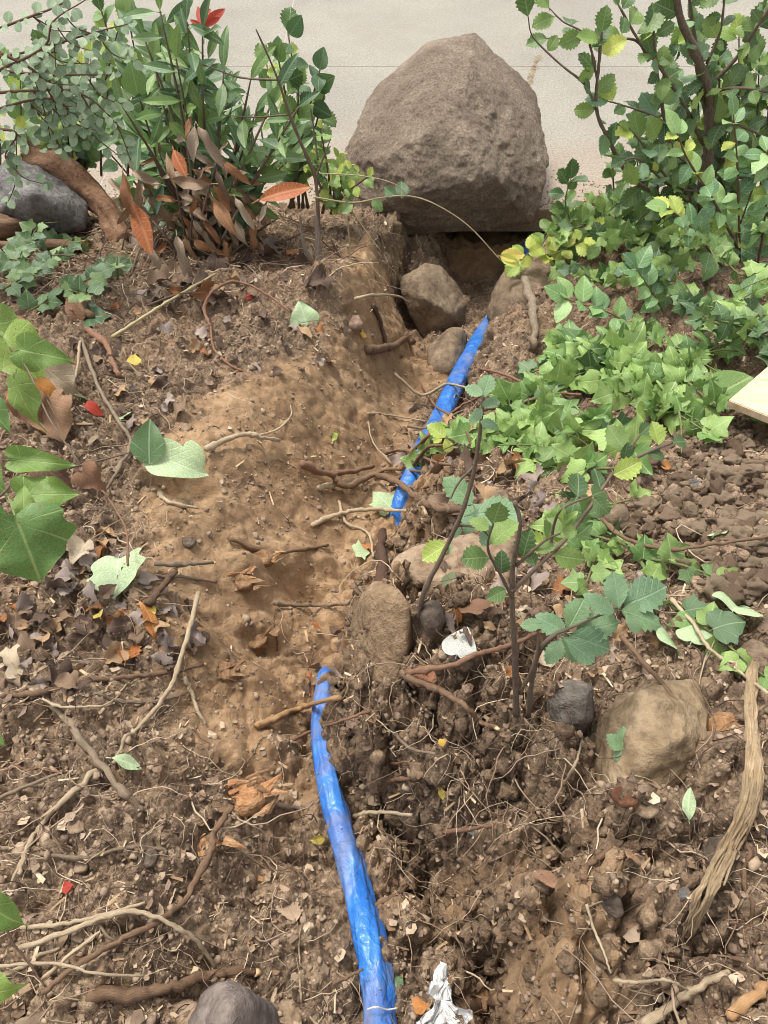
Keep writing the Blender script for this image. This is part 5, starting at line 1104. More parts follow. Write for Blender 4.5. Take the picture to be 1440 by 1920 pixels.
# logs at the left: splintered log, soil-covered root
def logthing(name, label, P, r0, r1, mat, endmat, seed, cat='log'):
    C = catmull(P, 8); rt = root(name, C[0], label, cat); V, F, U = tube(C, r0, r1, 20, .35, seed, knots=.5); link('trunk', mesh_from('trunk', rel(V, rt.location), F, mat, uv=U), rt)
    e = C[-1]; t = (C[-1] - C[-2]).normalized(); a = t.cross(Vector((0, 0, 1))).normalized(); b = a.cross(t); rn = random.Random(seed)
    for k in range(9):
        an = rn.uniform(0, 6.3); q = rn.uniform(0, .8) * r1; p = e + (a * math.cos(an) + b * math.sin(an)) * q
        V, F, U = tube([p - t * r1 * .6, p + t * r1 * .3, p + t * r1 * rn.uniform(.6, 1.4) + rv(rn, r1 * .2)], r1 * .28, r1 * .04, 5, .5, k); link('splinter', mesh_from('splinter', rel(V, rt.location), F, endmat, uv=U), rt)
    return rt
logthing('broken_log', 'splintered pale log lying at the left edge under the dark grey rock', [G(-80, 425) + Vector((0, 0, .03)), G(0, 440) + Vector((0, 0, .03)), G(50, 440) + Vector((0, 0, .03)), G(95, 440) + Vector((0, 0, .03))], .045, .032, WOOD['brown'], WOOD['raw'], 1)
logthing('broken_log', 'thinner soil-stained log just below the splintered log', [G(-60, 475) + Vector((0, 0, .015)), G(40, 470) + Vector((0, 0, .015)), G(160, 465) + Vector((0, 0, .01))], .02, .018, WOOD['brown'], WOOD['raw'], 2)
logthing('earthy_root', 'thick soil-covered root sloping down behind the dark grey rock', A([(60, 290, 2.9), (110, 310, 2.85), (160, 350, 2.8), (200, 400, 2.7), (240, 460, 2.55)]), .05, .045, mat_rock('soil covered bark', ('6a4c38', '8d6b50', 'a5846a'), 9, .9), WOOD['brown'], 3, cat='root')
# torn stumps on the slope
def shard(name, px, py, wpx, hpx, mat, label, seed, n=11, lift=.0, cat='stump', spread=1.0):
    g = G(px, py) + Vector((0, 0, lift)); d = (g - CAM).dot(ray(720, 960)); W = wpx / _f * d; H = hpx / _f * d; rn = random.Random(seed)
    rt = root(name, g, label, cat)
    ux = Vector((1, 0, 0)); uy = Vector((0, .77, .64))
    P = ell(g - Vector((0, 0, H * .1)), W * .42, H * .4, H * .30, seed=seed, n=16, box=.6); V, F, c = hull_rock(P, sub=3, amp=.006, freq=28, seed=seed, smooth=0, ridge=1.5)
    link('stump_body', mesh_from('stump_body', V - np.array(g), F, mat[0], smooth=False), rt)
    for k in range(n):
        x = rn.uniform(-.5, .5) * W; y = rn.uniform(-.45, .4) * H; p = g + ux * x + uy * y * .8 + Vector((0, 0, H * .10))
        dr = (ux * rn.uniform(.2, 1) + uy * rn.uniform(-.2, .9)).normalized() * spread
        L = rn.uniform(.2, .5) * W; wv = rn.uniform(.05, .12) * W
        V, F, U = tube([p, p + dr * L * .5 + Vector((0, 0, H * .06)), p + dr * L], wv, wv * .15, 5, .6, k + seed); V = [Vector((q.x, q.y, p.z + (q.z - p.z) * .5)) for q in V]
        link('splinter', mesh_from('splinter', rel(V, rt.location), F, mat[k % len(mat)], uv=U, smooth=False), rt)
    return rt
M_raw2 = mat_rock('torn orange wood', ('a5784e', 'c79a6e', 'd9b78e'), 10, .9, grain=70); M_raw3 = mat_rock('soil stained torn wood', ('7b5c42', 'a07e5c', 'b99a76'), 10, .9, grain=70)
shard('torn_stump', 468, 1500, 95, 95, [M_raw2, M_raw3], 'torn orange root stump with a splintered point on the lower left slope', 1, 14, .02)
shard('cut_root', 375, 1590, 100, 50, [M_raw2], 'flat orange-cut root face below the torn orange stump', 2, 5)
shard('torn_stump', 455, 1095, 60, 50, [M_raw3, M_raw2], 'hollow torn stump stub on the sandy slope', 3, 9, .01)
shard('torn_stump', 495, 1050, 55, 40, [M_raw3, M_raw2], 'pale-rimmed torn stub just above the hollow stump', 4, 7, .01)
shard('torn_stump', 480, 1200, 70, 40, [M_raw3], 'soil-covered torn stump on the lower sandy slope', 5, 7, .0)
shard('torn_root', 795, 1275, 75, 40, [mat_rock('torn red wood', ('8a5b42', 'ad7d60', 'c0977a'), 10, .9), M_raw3], 'torn red-brown root end above the right trench wall', 6, 8, .01, cat='root')
shard('torn_stump', 420, 1260, 80, 45, [M_raw3], 'ragged soil-coloured wood flap on the sandy slope', 7, 8, .0)
shard('torn_stump', 490, 1655, 60, 30, [M_raw3, M_raw2], 'low torn stub between the sticks and the sleeve', 8, 6, .0)
shard('torn_stump', 890, 1870, 80, 60, [M_raw3, WOOD['brown']], 'gnarled cut stump at the bottom beside the crumpled white paper', 9, 8, .0)
# bark strip
M_bark = mat_wood('shredded bark', ('b4966c', 'd8ba90', 'eddab8'), bump=1.0)
path = [(1400, 1265, 22), (1392, 1330, 20), (1395, 1400, 24), (1398, 1470, 34), (1385, 1540, 40), (1350, 1610, 46), (1320, 1670, 42), (1290, 1730, 34), (1268, 1788, 12)]
C0 = [G(x, y) + Vector((0, 0, .03)) for x, y, _ in path]; C = catmull(C0, 6); rt = root('bark_strip', C0[4], 'long shredded pale bark strip lying down the right bank', 'bark')
rn = random.Random(5)
for k in range(34):
    a = rn.choice([0, 0, 1, 2, 3, 4]) * 6; b = min(len(C) - 1, a + rn.randrange(22, 48)); off = rn.uniform(-.5, .5); P = []
    if k < 4: a, b = 0, len(C) - 1; off = (-.32, -.1, .12, .34)[k]
    for i in range(a, b, 2):
        ww = np.interp(i / 6, range(9), [q[2] for q in path]) / _f * .85; P.append(C[i] + Vector((off * ww * 1.0 + rn.gauss(0, .0016), rn.gauss(0, .001), .006 * (.5 - abs(off)) + rn.gauss(0, .0013))))
    V, F, U = tube(P, .0042 if k < 4 else rn.uniform(.0014, .0032), .0010, 5, .6, k); link('bark_strand', mesh_from('bark_strand', rel(V, rt.location), F, M_bark, uv=U), rt)
# wooden board at the right edge
M_board = mat_wood('sawn board', ('c4ad8c', 'd8c5a6', 'e6d8bf'), bump=.25)
g = G(1420, 775); zt = g.z + .16
c = [onz(1366, 750, zt), onz(1500, 635, zt), onz(1640, 760, zt), onz(1480, 796, zt)]
bm = bmesh.new(); vs = [bm.verts.new(p) for p in c] + [bm.verts.new(p - Vector((0, 0, .022))) for p in c]
for f in ((0, 3, 2, 1), (4, 5, 6, 7), (0, 1, 5, 4), (1, 2, 6, 5), (2, 3, 7, 6), (3, 0, 4, 7)): bm.faces.new([vs[i] for i in f])
bmesh.ops.recalc_face_normals(bm, faces=bm.faces[:]); bmesh.ops.bevel(bm, geom=bm.edges[:], offset=.002, segments=2, affect='EDGES')
for v in bm.verts: v.co -= c[0]
me = bpy.data.meshes.new('wooden_board'); bm.to_mesh(me); bm.free()
s = NT('sawn pine'); v = s.coord(); mp = s.n('Mapping'); s.t.links.new(v, mp.inputs[0]); mp.inputs['Rotation'].default_value = (0, 0, .7); mp.inputs['Scale'].default_value = (4, 60, 20)
a = s.noise(1.5, mp.outputs[0], 4, .6, .3); me.materials.append(s.fin(s.ramp(a, [(.3, lin('b89c78')), (.55, lin('d3bd9c')), (.75, lin('dfcdb0'))]), .7, s.bump(a, .2, .003)))
o = link('wooden_board', me, label='pale sawn wooden board lying over the ivy at the right edge', cat='board'); o.location = c[0]
# crumpled white paper
D, F = ico(4); g = G(828, 1880) + Vector((0, 0, .02)); V = []
def paper(n=26):
    V = []; F = []
    O = [(-.40, -.5), (-.05, -.35), (.35, -.48), (.5, -.2), (.2, -.05), (.22, .25), (.05, .6), (-.12, .35), (-.28, .15), (-.12, -.02), (-.5, -.28)]
    P = [Vector((x, y, 0)) for x, y in O]; c = Vector((0, -.05, 0)); m = 8
    P2 = []
    for i in range(len(P)):
        for k in range(6): P2.append(P[i].lerp(P[(i + 1) % len(P)], k / 6))
    for r in range(m + 1):
        for p in P2:
            q = c.lerp(p, r / m); w_ = q * 3.5
            cr = abs(mnoise.noise(w_ + Vector((3, 1, 0)))) * .32 + abs(mnoise.noise(w_ * 2.3)) * .16 + abs(mnoise.noise(w_ * 5)) * .05
            V.append(q * .082 + Vector((mnoise.noise(w_ * 2) * .008, mnoise.noise(w_ * 2 + Vector((9, 0, 0))) * .008, (cr - .05) * .16)))
    k = len(P2)
    for r in range(m):
        for i in range(k): F.append((r * k + i, r * k + (i + 1) % k, (r + 1) * k + (i + 1) % k, (r + 1) * k + i))
    return V, F
V, F = paper(); o = link('crumpled_paper', mesh_from('crumpled_paper', V, F, mat_flat('grey white paper', ['d6d6d2'], .9, .08, 60), smooth=False), label='crumpled grey-white plastic or paper scrap at the bottom right of the sleeve', cat='paper scrap'); o.location = g; o.rotation_euler = (.15, 0, .1)
# ------------------------------------------------------------------ fallen leaves that stand out
def fallen(px, py, size_px, kind, mat, label, rot=None, n=None, wid=1.0, lift=.020, group=None, cat='fallen leaf', name='fallen_leaf', tilt=.2, curl=.5, fold=.3):
    g = G(px, py); d = (g - CAM).dot(ray(720, 960)); s = size_px / _f * d; a = rng.uniform(0, 6.3) if rot is None else rot
    dr = Vector((math.cos(a), math.sin(a), 0)); nn = norm_at(g.x, g.y) + rv(rng, tilt); dr = dr - nn.normalized() * dr.dot(nn.normalized())
    m = lm(kind, mat, fold=fold, curl=curl, wave=.05); o = link(name, m[rng.randrange(4)], None, frame(g + Vector((0, 0, lift)) - dr.normalized() * s * .5, dr, nn, s, wid), label, cat, group); return o
for row in [
    (257, 684, 28, 'birch', 'yellow', 'small bright yellow leaf on the left bank', 1.6), (681, 635, 17, 'birch', 'yellow', 'tiny yellow leaf at the top of the sandy slope', 2), (468, 563, 20, 'birch', 'red', 'small red leaf near the looping vine', 1.9),
    (825, 1496, 34, 'birch', 'yellow', 'bright yellow leaf on the right trench wall', 1.8), (828, 1402, 16, 'birch', 'yellow', 'tiny pale yellow leaf above the bright yellow leaf', .5), (598, 1580, 26, 'oval', 'yellow', 'curled yellowish leaf left of the sleeve bend', .3),
    (187, 600, 55, 'ivy', 'ivyd', 'dark ivy leaf lying on the left bank twigs', .4), (570, 598, 50, 'heart', 'pale', 'folded pale leaf at the edge of the left bank', 1.9), (225, 1092, 90, 'big', 'pale', 'torn pale green ivy leaf with yellow margin on the left litter', -1.4),
    (245, 1230, 60, 'oak', 'orange', 'orange-brown oak leaf standing in the left litter', 1.6), (680, 1045, 34, 'ivy', 'pale', 'pale cream-green leaf beside the root stub', .3), (685, 1030, 34, 'heart', 'orange', 'brown leaf behind the cream-green leaf', 2.0),
    (862, 1070, 45, 'heart', 'dead', 'pinkish tan dry leaf under the sapling', .3), (862, 1215, 58, 'heart', 'greyl', 'silver-white upturned leaf beside the dark spotted stone', 1.2), (835, 1105, 55, 'oak', 'pale', 'faded pale leaf beside the leaning seedling', 2.0),
    (857, 1168, 42, 'lance', 'orange', 'narrow orange leaf near the silver-white leaf', 1.5), (880, 1150, 60, 'heart', 'dead', 'broad red-brown leaf by the sapling foot', 2.4), (885, 1570, 62, 'lance', 'greyl', 'grey mottled leaf on the right trench wall', .5), (545, 1705, 62, 'oak', 'dead', 'upright brown oak leaf on its white stalk', 2.0),
    (880, 975, 85, 'heart', 'dead', 'large curled orange-brown leaf under the seedling', .3), (955, 985, 55, 'heart', 'dead', 'pinkish dead patch leaf by the big blue-green leaf', .2), (1245, 1190, 85, 'big', 'pale', 'pale green crumpled leaf above the speckled rock', .4), (1375, 1145, 80, 'heart', 'pale', 'faded green leaf near the right edge', .9),
    (1355, 1180, 60, 'big', 'ivyd', 'dull green folded leaf left of the right-hand rock', .2), (1300, 1195, 60, 'heart', 'pale', 'curled pale leaf beside the pale twig', .9), (155, 750, 30, 'oval', 'pale', 'small pale leaf on the left bank', .9), (232, 788, 34, 'heart', 'pale', 'pale green leaf on the thin grey branch', 2.1),
    (185, 775, 40, 'birch', 'red', 'dull red leaf scrap on the left bank', .2), (190, 1160, 30, 'oval', 'yellow', 'yellow-green curled leaf below the torn ivy leaf', 2.2), (285, 1155, 28, 'oval', 'yellow', 'small orange-yellow leaf near the root stub', 2.2), (290, 1165, 75, 'lance', 'orange', 'long brown leaf under the dark root stub', -.6),
    (380, 1180, 26, 'oval', 'orange', 'small orange leaf on the sandy slope', 1.5), (597, 1185, 24, 'birch', 'rust', 'red-brown leaf just above the sleeve end', 0), (135, 1668, 24, 'birch', 'red', 'red leaf scrap on the lower left soil', .3), (440, 1240, 30, 'ivy', 'dead', 'small curled leaf on the ragged wood flap', .3),
    (740, 1840, 90, 'lance', 'ivyd', 'long dark green leaf tucked against the sleeve', 1.7), (245, 1437, 62, 'lance', 'pale', 'narrow green leaf below the thick grey branch', .0), (1245, 885, 22, 'oval', 'orange', 'small orange leaf on the clod pile', .2), (720, 945, 55, 'ivy', 'pale', 'curled pale green leaf in the root tangle', 2.2), (1345, 1010, 40, 'heart', 'pale', 'pale leaf under the vine on the clods', .4), 
    (630, 825, 36, 'lance', 'lime', 'tiny green seedling leaf on the sandy slope', 1.2), (790, 1930 - 40, 30, 'heart', 'orange', 'orange leaf scrap by the crumpled paper', .3), (150, 580, 60, 'heart', 'dead', 'crumpled brown leaf beside the thick branch stub', 2.5), (60, 610, 70, 'heart', 'dead', 'papery brown leaf under the big spotted leaves', .5),
    (1280, 1520, 60, 'lance', 'pale', 'tan curled leaf below the speckled rock', 1.2), (1370, 1800, 50, 'lance', 'dead', 'purple-brown curled leaf at the lower right', 1.5), (1180, 1640 - 30, 45, 'oak', 'dead', 'pale brown leaf scrap on the right soil', .7), (1020, 1650, 55, 'oak', 'dead', 'red-brown torn leaf in the right soil wall', 1.8)]:
    fallen(row[0], row[1], row[2], row[3], row[4], row[5], rot=row[6], wid=1.2 if row[3] != 'lance' else 1.6)
# litter leaves: individuals that nothing tells apart, by area
def inpoly(x, y, P):
    c = False; j = len(P) - 1
    for i in range(len(P)):
        if (P[i][1] > y) != (P[j][1] > y) and x < (P[j][0] - P[i][0]) * (y - P[i][1]) / (P[j][1] - P[i][1]) + P[i][0]: c = not c
        j = i
    return c
def sample(poly, n, rn, mind=0):
    xs = [p[0] for p in poly]; ys_ = [p[1] for p in poly]; out = []; tries = 0
    while len(out) < n and tries < n * 60:
        tries += 1; x = rn.uniform(min(xs), max(xs)); y = rn.uniform(min(ys_), max(ys_))
        if inpoly(x, y, poly) and all((x - a) ** 2 + (y - b) ** 2 > mind * mind for a, b in out): out.append((x, y))
    return out
LIT = [([(0, 1040), (210, 1000), (340, 1120), (400, 1180), (330, 1260), (200, 1290), (0, 1300)], 110, (24, 50), 'brown dry leaf in the litter below the large spotted leaves', 'litter leaves on the left'),
       ([(130, 560), (560, 520), (650, 600), (640, 680), (420, 760), (240, 840), (150, 700)], 60, (16, 30), 'small brown dry leaf on the upper left bank', 'litter leaves on the upper left bank'),
       ([(160, 440), (560, 440), (610, 540), (400, 570), (200, 560)], 45, (26, 50), 'brown dry leaf beneath the withered shrub', 'litter leaves beneath the withered shrub'),
       ([(790, 1000), (1000, 1020), (1230, 1060), (1290, 1180), (1150, 1260), (1000, 1280), (860, 1250), (790, 1130)], 60, (22, 42), 'brown dry leaf on the right bank around the saplings', 'litter leaves around the saplings'),
       ([(820, 860), (1000, 860), (1150, 930), (1000, 990), (800, 960)], 28, (36, 62), 'brown dry leaf under the ivy beside the root tangle', 'litter leaves under the ivy front'),
       ([(770, 760), (880, 740), (900, 820), (790, 940), (730, 940)], 22, (20, 36), 'x', 'litter leaves over the upper sleeve'),
       ([(560, 1180), (650, 1180), (640, 1330), (560, 1330)], 10, (28, 40), 'dark curled leaf around the buried end of the sleeve', 'litter leaves by the sleeve end')]
COLN = dict(dk1='dark brown', dk2='tan', dk3='pinkish grey', dk4='rusty', dk5='pale buff', dk6='mid-brown')
SHP = dict(heart='heart-shaped', oak='toothed', oval='oval', ovate='pointed')
DK = [(c, sh, lm(sh, c, fold=.7, curl=1.1, wave=.13, tears=.35 if sh != 'oak' else 0)) for c in COLN for sh in SHP]
MARK = []
for row in STK:
    q = row[0][len(row[0]) // 2]; MARK.append((q[0], q[1], 'the ' + row[3].split(' with ')[0].split(' over ')[0]))
for x_, y_, t_ in [(225, 1092, 'the torn pale green ivy leaf'), (245, 1230, 'the orange-brown oak leaf'), (75, 1020, 'the large spotted leaves'), (257, 684, 'the small yellow leaf'), (335, 870, 'the heart-shaped leaves'), (468, 563, 'the small red leaf'), (1065, 1180, 'the blue-green sprig'), (1240, 1380, 'the speckled rock'),
                   (1060, 1300, 'the charcoal-grey rock'), (810, 1155, 'the white-crusted stone'), (862, 1215, 'the silver-white leaf'), (850, 1030, 'the long flat rock'), (1420, 750, 'the wooden board'), (1205, 945, 'the small square rock'), (1262, 928, 'the squat brown rock'), (1304, 904, 'the blue-grey stone'),
                   (1286, 960, 'the narrow tan stone'), (1345, 1010, 'the pale leaf on the clods'), (1245, 885, 'the small orange leaf'), (1150, 965, 'the upright tan rock'), (1268, 1052, 'the rough tan stone'), (1365, 725, 'the broad green leaf'), (120, 740, 'the papery dead leaves'), (390, 480, 'the withered shrub'), (80, 370, 'the dark grey rock'),
                   (610, 520, 'the knobbly stump'), (80, 430, 'the splintered log'), (460, 1500, 'the torn orange stump'), (420, 1260, 'the ragged wood flap'), (618, 1220, 'the end of the lower sleeve'), (700, 1200, 'the soil-caked rock'), (800, 1270, 'the torn red-brown root end'), (270, 450, 'the hanging rust leaf'), (530, 355, 'the big orange leaf')]: MARK.append((x_, y_, t_))
_used = {}
def where(x, y, rn, k=0):
    "nearest landmark and the side of it on which the point lies"
    M_ = sorted(MARK, key=lambda m: (m[0] - x) ** 2 + (m[1] - y) ** 2)[k]; dx, dy = x - M_[0], y - M_[1]
    side = ('just above', 'just below')[dy > 0] if abs(dy) > abs(dx) else ('left of', 'right of')[dx > 0]
    if max(abs(dx), abs(dy)) < 14: side = 'touching'
    t = M_[2].split(); 
    return side + ' ' + ' '.join(t[:8] if t[min(7, len(t) - 1)] not in ('the', 'of', 'a', 'to', 'from') else t[:7])
def uniq(head, x, y, rn):
    for k in range(3):
        l = head + ' ' + where(x, y, rn, k); l = ' '.join(l.split()[:16])
        while l.split()[-1] in ('the', 'of', 'a', 'to', 'from', 'in', 'at', 'and', 'lying', 'out', 'poking', 'curving', 'leaning', 'with', 'running', 'on', 'down', 'across', 'toward'): l = ' '.join(l.split()[:-1])
        if l not in _used: _used[l] = 1; return l
    return l
for k, (poly, n, sz, lab, grp) in enumerate(LIT):
    rn = random.Random(300 + k)
    for x, y in sample(poly, n, rn, 14):
        g = G(x, y); d = (g - CAM).dot(ray(720, 960)); spx = rn.uniform(*sz); s = spx / _f * d; a = rn.uniform(0, 6.3); dr = Vector((math.cos(a), math.sin(a), rn.uniform(-.1, .35))); nn = norm_at(g.x, g.y) + rv(rn, .75)
        c, sh, ms = DK[rn.choice([0, 1, 2, 3, 4, 5, 6, 7, 8, 9, 10, 11, 12, 13, 16, 20, 21, 22, 23, 0, 1, 8, 9, 20])]; mi = rn.randrange(4)
        size = 'small' if spx < sz[0] + (sz[1] - sz[0]) * .4 else 'large' if spx > sz[0] + (sz[1] - sz[0]) * .75 else 'medium'
        link('fallen_leaf', ms[mi], None, frame(g + Vector((0, 0, rn.uniform(.006, .022))) - dr * s * .4, dr, nn, s, rn.uniform(.85, 1.2)), uniq(f"{size} {COLN[c]} {SHP[sh]} {'tightly curled' if mi > 1 else 'curled'} leaf", x, y, rn), 'fallen leaf', grp)

# ------------------------------------------------------------------ clods, crumbs, rootlets
def lumpy(sub, seed, amp=.28):
    D, F = ico(sub); rn = random.Random(seed); o = Vector((seed * 2.3, 1, seed)); V = np.array([np.array(d) * (1 + amp * mnoise.noise(Vector(d) * 1.6 + o) * 1.6 + amp * .4 * mnoise.noise(Vector(d) * 4 + o)) for d in D])
    V *= np.array([1, rn.uniform(.7, 1), rn.uniform(.55, .85)]); return V, F
M_clod = mat_rock('dry clod', ('95806b', 'b59b80', 'd0b698'), 30, .8, grain=260); CLM = [M_clod, mat_rock('pale clod', ('a08b72', 'bfa88c', 'd8c2a5'), 30, .8, grain=200), mat_rock('dark clod', ('7d6853', '9c836a', 'b59c80'), 30, .8, grain=260)]; 
clodm = [mesh_from('soil_clod', *lumpy(3, 40 + i, .45), CLM[i % 3], smooth=i % 2 == 0) for i in range(6)]
pile = [(1180, 930), (1215, 860), (1290, 800), (1440, 790), (1440, 1130), (1330, 1120), (1250, 1060), (1180, 1010)]
rn = random.Random(77); pts_ = sample(pile, 285, rn, 11)
for x, y in pts_:
    g = G(x, y); s = rn.choice([.009, .011, .013, .016, .020]) * rn.uniform(.85, 1.2)
    ci = rn.randrange(6); o = link('soil_clod', clodm[ci], None, Matrix.Translation(g + Vector((0, 0, s * .45))) @ Matrix.Rotation(rn.uniform(0, 6.3), 4, Vector((rn.random(), rn.random(), 1)).normalized()) @ Matrix.Diagonal((s * rn.uniform(.9, 1.2), s, s * rn.uniform(.8, 1.1), 1)), uniq(('tiny', 'small', 'middling', 'large')[min(3, int(s / .0042) - 1 if s > .0085 else 0)] + ' ' + ('rounded', 'long', 'lumpy', 'flattish', 'knobbly', 'angular')[ci] + ' soil clod', x, y, rn), 'soil clod', 'clods in the loose pile')
def scatter(name, label, protos, P, S, mat, cat, flat=False, up=None, smooth=False, tilt=3.1):
    "many small pieces as one piece of real geometry"
    n = len(P); VV = []; FF = []; RR = []; off = 0
    which = nrg.integers(0, len(protos), n)
    for w_ in range(len(protos)):
        V, F = protos[w_]; ids = np.where(which == w_)[0]; k = len(ids)
        if not k: continue
        a = nrg.uniform(0, 6.283, k); b = nrg.uniform(-tilt, tilt, k); ca, sa, cb, sb = np.cos(a), np.sin(a), np.cos(b), np.sin(b)
        Rm = np.zeros((k, 3, 3)); Rm[:, 0, 0] = ca; Rm[:, 0, 1] = -sa * cb; Rm[:, 0, 2] = sa * sb; Rm[:, 1, 0] = sa; Rm[:, 1, 1] = ca * cb; Rm[:, 1, 2] = -ca * sb; Rm[:, 2, 1] = sb; Rm[:, 2, 2] = cb
        W = np.einsum('kij,vj->kvi', Rm, V) * S[ids][:, None, None] + P[ids][:, None, :]
        VV.append(W.reshape(-1, 3)); m = len(V); FF.append((F[None] + (np.arange(k) * m)[:, None, None] + off).reshape(-1, F.shape[1])); RR.append(np.repeat(nrg.random(k), m)); off += k * m
    return link(name, mesh_from(name, np.vstack(VV), np.vstack(FF), mat, smooth=smooth, rnd=np.concatenate(RR)), label=label, kind='stuff')
def randpts(n, dens):
    "points in the visible fan, kept with probability dens(x, y)"
    out = []
    y = nrg.uniform(-.28, 3.12, n * 6) ; wy = Wd(y) * 1.04
    keep = nrg.random(len(y)) < (wy / wy.max()) ** -.6 * .55   # denser near the viewer
    y = y[keep]; wy = wy[keep]; x = nrg.uniform(-1, 1, len(y)) * wy
    k = nrg.random(len(y)) < dens(x, y); x = x[k][:n]; y = y[k][:n]
    return x, y
crumb = [lumpy(1, 60 + i, .4) for i in range(5)]
D1, F1 = ico(1)
def notpipe(x, y): return np.abs(x - np.interp(y, _py, _px)) > .035
def d_crumb(x, y): return np.clip(1.0 - .5 * mask(x, y) + .3 * fbm(x * 7, y * 7, 3, 41), .04, 1) * (notpipe(x, y) * .97 + .03)
x, y = randpts(46000, d_crumb); S = np.exp(nrg.normal(math.log(.0024), .5, len(x))); S = np.clip(S, .001, .010); z = hz(x, y) + S * .12
M_crumb = mat_flat('soil crumbs', ['736252', '857260', '937f69', '9f8b74', '7c6a5a', '96826c', 'a69178'], .95, .3, 200, attr=True, spec=.15)
scatter('soil_crumbs', 'loose brown soil crumbs over the whole dig', crumb, np.stack([x, y, z], 1), S, M_crumb, 'soil')
# extra crumbs in the pile
pp = sample(pile, 1500, random.Random(5)); gp = np.array([G(a, b)[:] for a, b in pp]); S = np.clip(np.exp(nrg.normal(math.log(.0062), .4, len(gp))), .003, .012); gp[:, 2] += S * .4
scatter('loose_soil', 'small loose clods of the pile below the wooden board', [lumpy(2, 90 + i, .35) for i in range(4)], gp, S, M_clod, 'soil', smooth=True)
# clods stuck in the right trench wall and the pit sides
yw = nrg.uniform(.05, 1.25, 5200); xw = xts(yw) + floorR(yw) + nrg.uniform(-.02, 1.15, 5200) * wR(yw); gz = hz(xw, yw); gr = np.abs(hz(xw + .012, yw) - hz(xw - .012, yw)) / .024
k = nrg.random(5200) < np.clip(gr * .35, .03, .6); xw, yw, gz = xw[k], yw[k], gz[k]; S = np.clip(np.exp(nrg.normal(math.log(.0050), .55, len(xw))), .0015, .015)
M_wclod = mat_rock('moist clod', ('7e6850', '9a8167', 'b0967a'), 30, .9, grain=200)
scatter('wall_clods', 'crumbly clods sticking out of the steep right trench wall', [lumpy(2, 120 + i, .8) for i in range(6)], np.stack([xw, yw, gz + S * .1], 1), S, M_wclod, 'soil', smooth=False)
k = nrg.integers(20, len(pts) - 20, 70); an = nrg.uniform(.6, 2.5, 70); rr_ = .021
Pc = np.array([[pts[i].x + math.cos(t) * rr_ * -1, pts[i].y, zs[i] + .009 + rr_ * .8 + math.sin(t) * rr_ * .86] for i, t in zip(k, an)]); kk = np.array([p[1] < .72 or p[1] > 1.45 for p in Pc])
scatter('sleeve_crumbs', 'soil crumbs lying on the blue sleeve', crumb, Pc[kk], nrg.uniform(.0006, .0018, kk.sum()), M_crumb, 'soil')
# leaf scraps
def scrap(seed):
    rn = random.Random(seed); V = []
    n = 6
    for i in range(n):
        a = 6.283 * i / n; r = rn.uniform(.5, 1.1); V.append((math.cos(a) * r * .7, math.sin(a) * r, rn.uniform(-.15, .3)))
    V.append((0, 0, 0)); F = [(i, (i + 1) % n, n) for i in range(n)]; return np.array(V), np.array(F)
def d_lit(x, y): return np.clip((.8 - .8 * mask(x, y)) + .6 * fbm(x * 4, y * 4, 3, 43), .0, 1) * notpipe(x, y)
x, y = randpts(9000, d_lit); S = np.clip(np.exp(nrg.normal(math.log(.006), .45, len(x))), .002, .016); z = hz(x, y) + .003
M_scrap = mat_flat('leaf scraps', ['66503f', '80684f', '9a846a', '75604c', 'b09a80', '5c4a3c', '8f7a68', 'c2ae92'], .8, .3, 90, attr=True, spec=.2)
scatter('leaf_litter', 'scraps of dry leaves and bark mixed with the soil', [scrap(i) for i in range(7)], np.stack([x, y, z], 1), S, M_scrap, 'litter', tilt=.7)
x, y = randpts(5200, lambda x, y: np.clip(.75 - .6 * mask(x, y), .1, 1) * notpipe(x, y)); S = np.clip(np.exp(nrg.normal(math.log(.007), .5, len(x))), .003, .022); z = hz(x, y) + .002
def chip(seed):
    rn = random.Random(seed); w_ = rn.uniform(.08, .2); V = [(-w_, -1, 0), (w_, -.9, .02), (w_ * .7, .9, .05), (-w_ * .5, 1, 0), (0, -.3, w_ * .9), (0, .4, w_ * .8)]; F = [(0, 1, 4), (1, 2, 5), (1, 5, 4), (2, 3, 5), (3, 0, 4), (3, 4, 5)]; return np.array(V), np.array(F)
scatter('wood_chips', 'pale splinters of root and bark scattered in the soil', [chip(i) for i in range(6)], np.stack([x, y, z], 1), S, mat_flat('wood chips', ['8f7355', 'b39a78', 'c9b495', '6b5340', 'a08565'], .85, .3, 90, attr=True, spec=.2), 'chips', tilt=.5)
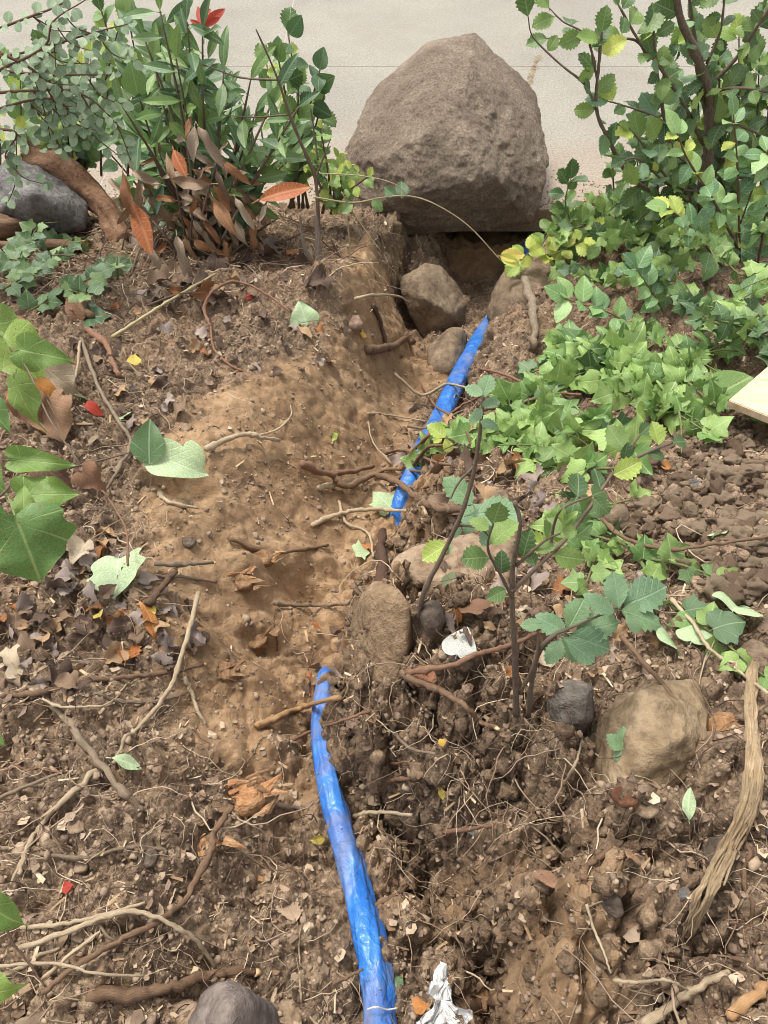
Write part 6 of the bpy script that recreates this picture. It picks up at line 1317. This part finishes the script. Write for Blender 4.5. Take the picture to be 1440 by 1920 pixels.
# rootlets and twiglets
def rootlets(name, label, n, dens, mat, rr, ln, seed, hug=.5, steps=9):
    rn = np.random.default_rng(seed); x, y = randpts(n, dens); n = len(x); a = rn.uniform(0, 6.283, n); L = rn.uniform(*ln, n) / steps; pts = []
    cx, cy = x.copy(), y.copy(); lift = rn.uniform(0, .012, n); cz = hz(cx, cy) + .001; cur = rn.normal(0, .12, n)
    for s in range(steps):
        pts.append(np.stack([cx, cy, cz + .001 + lift * math.sin(math.pi * s / (steps - 1))], 1)); a = a + cur + rn.normal(0, .38, n); cx = cx + np.cos(a) * L; cy = cy + np.sin(a) * L
        tz = hz(cx, cy); cz = np.maximum(tz, cz + np.clip(tz - cz, -.004, .01))
    P = np.stack(pts, 1); r0 = rn.uniform(*rr, n)
    T_ = np.gradient(P, axis=1); T_ /= np.linalg.norm(T_, axis=2, keepdims=True) + 1e-9; up = np.array([.1, .2, 1.]); A_ = np.cross(T_, up); A_ /= np.linalg.norm(A_, axis=2, keepdims=True) + 1e-9; B_ = np.cross(T_, A_)
    V = []; 
    for k in range(3):
        an = 2.094 * k; rad = r0[:, None] * np.linspace(1, .35, steps)[None]; V.append(P + (A_ * math.cos(an) + B_ * math.sin(an)) * rad[:, :, None])
    V = np.stack(V, 2).reshape(-1, 3); base = np.arange(n)[:, None, None] * steps * 3; s_ = np.arange(steps - 1)[None, :, None] * 3; k_ = np.arange(3)[None, None]
    F = np.stack([base + s_ + k_, base + s_ + (k_ + 1) % 3, base + s_ + 3 + (k_ + 1) % 3, base + s_ + 3 + k_], -1).reshape(-1, 4)
    link(name, mesh_from(name, V, F, mat, rnd=np.repeat(rn.random(n), steps * 3)), label=label, kind='stuff')
M_rl = mat_flat('rootlets', ['6a5341', '8b735b', 'a8927a', '7a6450', 'c8b598', 'b59f84'], .85, .2, 60, attr=True, spec=.2)
M_rd = mat_flat('dark rootlets', ['3d2c24', '56433a', '6b5549'], .85, .2, 60, attr=True, spec=.2)
rootlets('fine_roots', 'fine pale rootlets matted in the soil', 4600, lambda x, y: np.clip(.75 - .6 * mask(x, y) + .5 * fbm(x * 5, y * 5, 2, 51), .03, 1) * (notpipe(x, y) * .95 + .05), M_rl, (.0004, .0011), (.03, .13), 1)
rootlets('wall_roots', 'torn fine roots hanging out of the right trench wall', 900, lambda x, y: ((y > .3) & (y < 1.1) & (x > xts(y) + .04) & (x < xts(y) + .32)) * .95, M_rl, (.0005, .0016), (.04, .16), 7)
rootlets('dark_roots', 'fine dark rootlets in the humus', 2600, lambda x, y: np.clip(.8 - .9 * mask(x, y) + .5 * fbm(x * 5, y * 5, 2, 52), .02, 1) * notpipe(x, y), M_rd, (.0004, .0012), (.03, .12), 2)
rootlets('dead_twigs', 'small dead twigs and straws in the litter', 520, lambda x, y: np.clip(.6 - .7 * mask(x, y), .02, 1) * notpipe(x, y), M_rl, (.001, .0022), (.06, .22), 3)
rootlets('straw_mat', 'matted straws and thin roots on the upper left bank', 900, lambda x, y: ((y > 2.0) & (x < -.15) & (y < 2.95)) * .9 + .0, M_rl, (.0012, .0028), (.08, .3), 4)
# crumbs of soil and dust on the pavement
x = nrg.uniform(-2.2, 2.4, 2600); y = 3.2 + np.abs(nrg.normal(0, .16, 2600)); k = np.abs(x - .42) > .0; S = nrg.uniform(.002, .006, len(x)); z = np.full(len(x), .001)
scatter('pavement_crumbs', 'soil crumbs and leaf bits spilled on the edge of the pavement', crumb[:2] + [scrap(3)] if False else crumb[:3], np.stack([x, y, z], 1), S, M_crumb, 'soil')
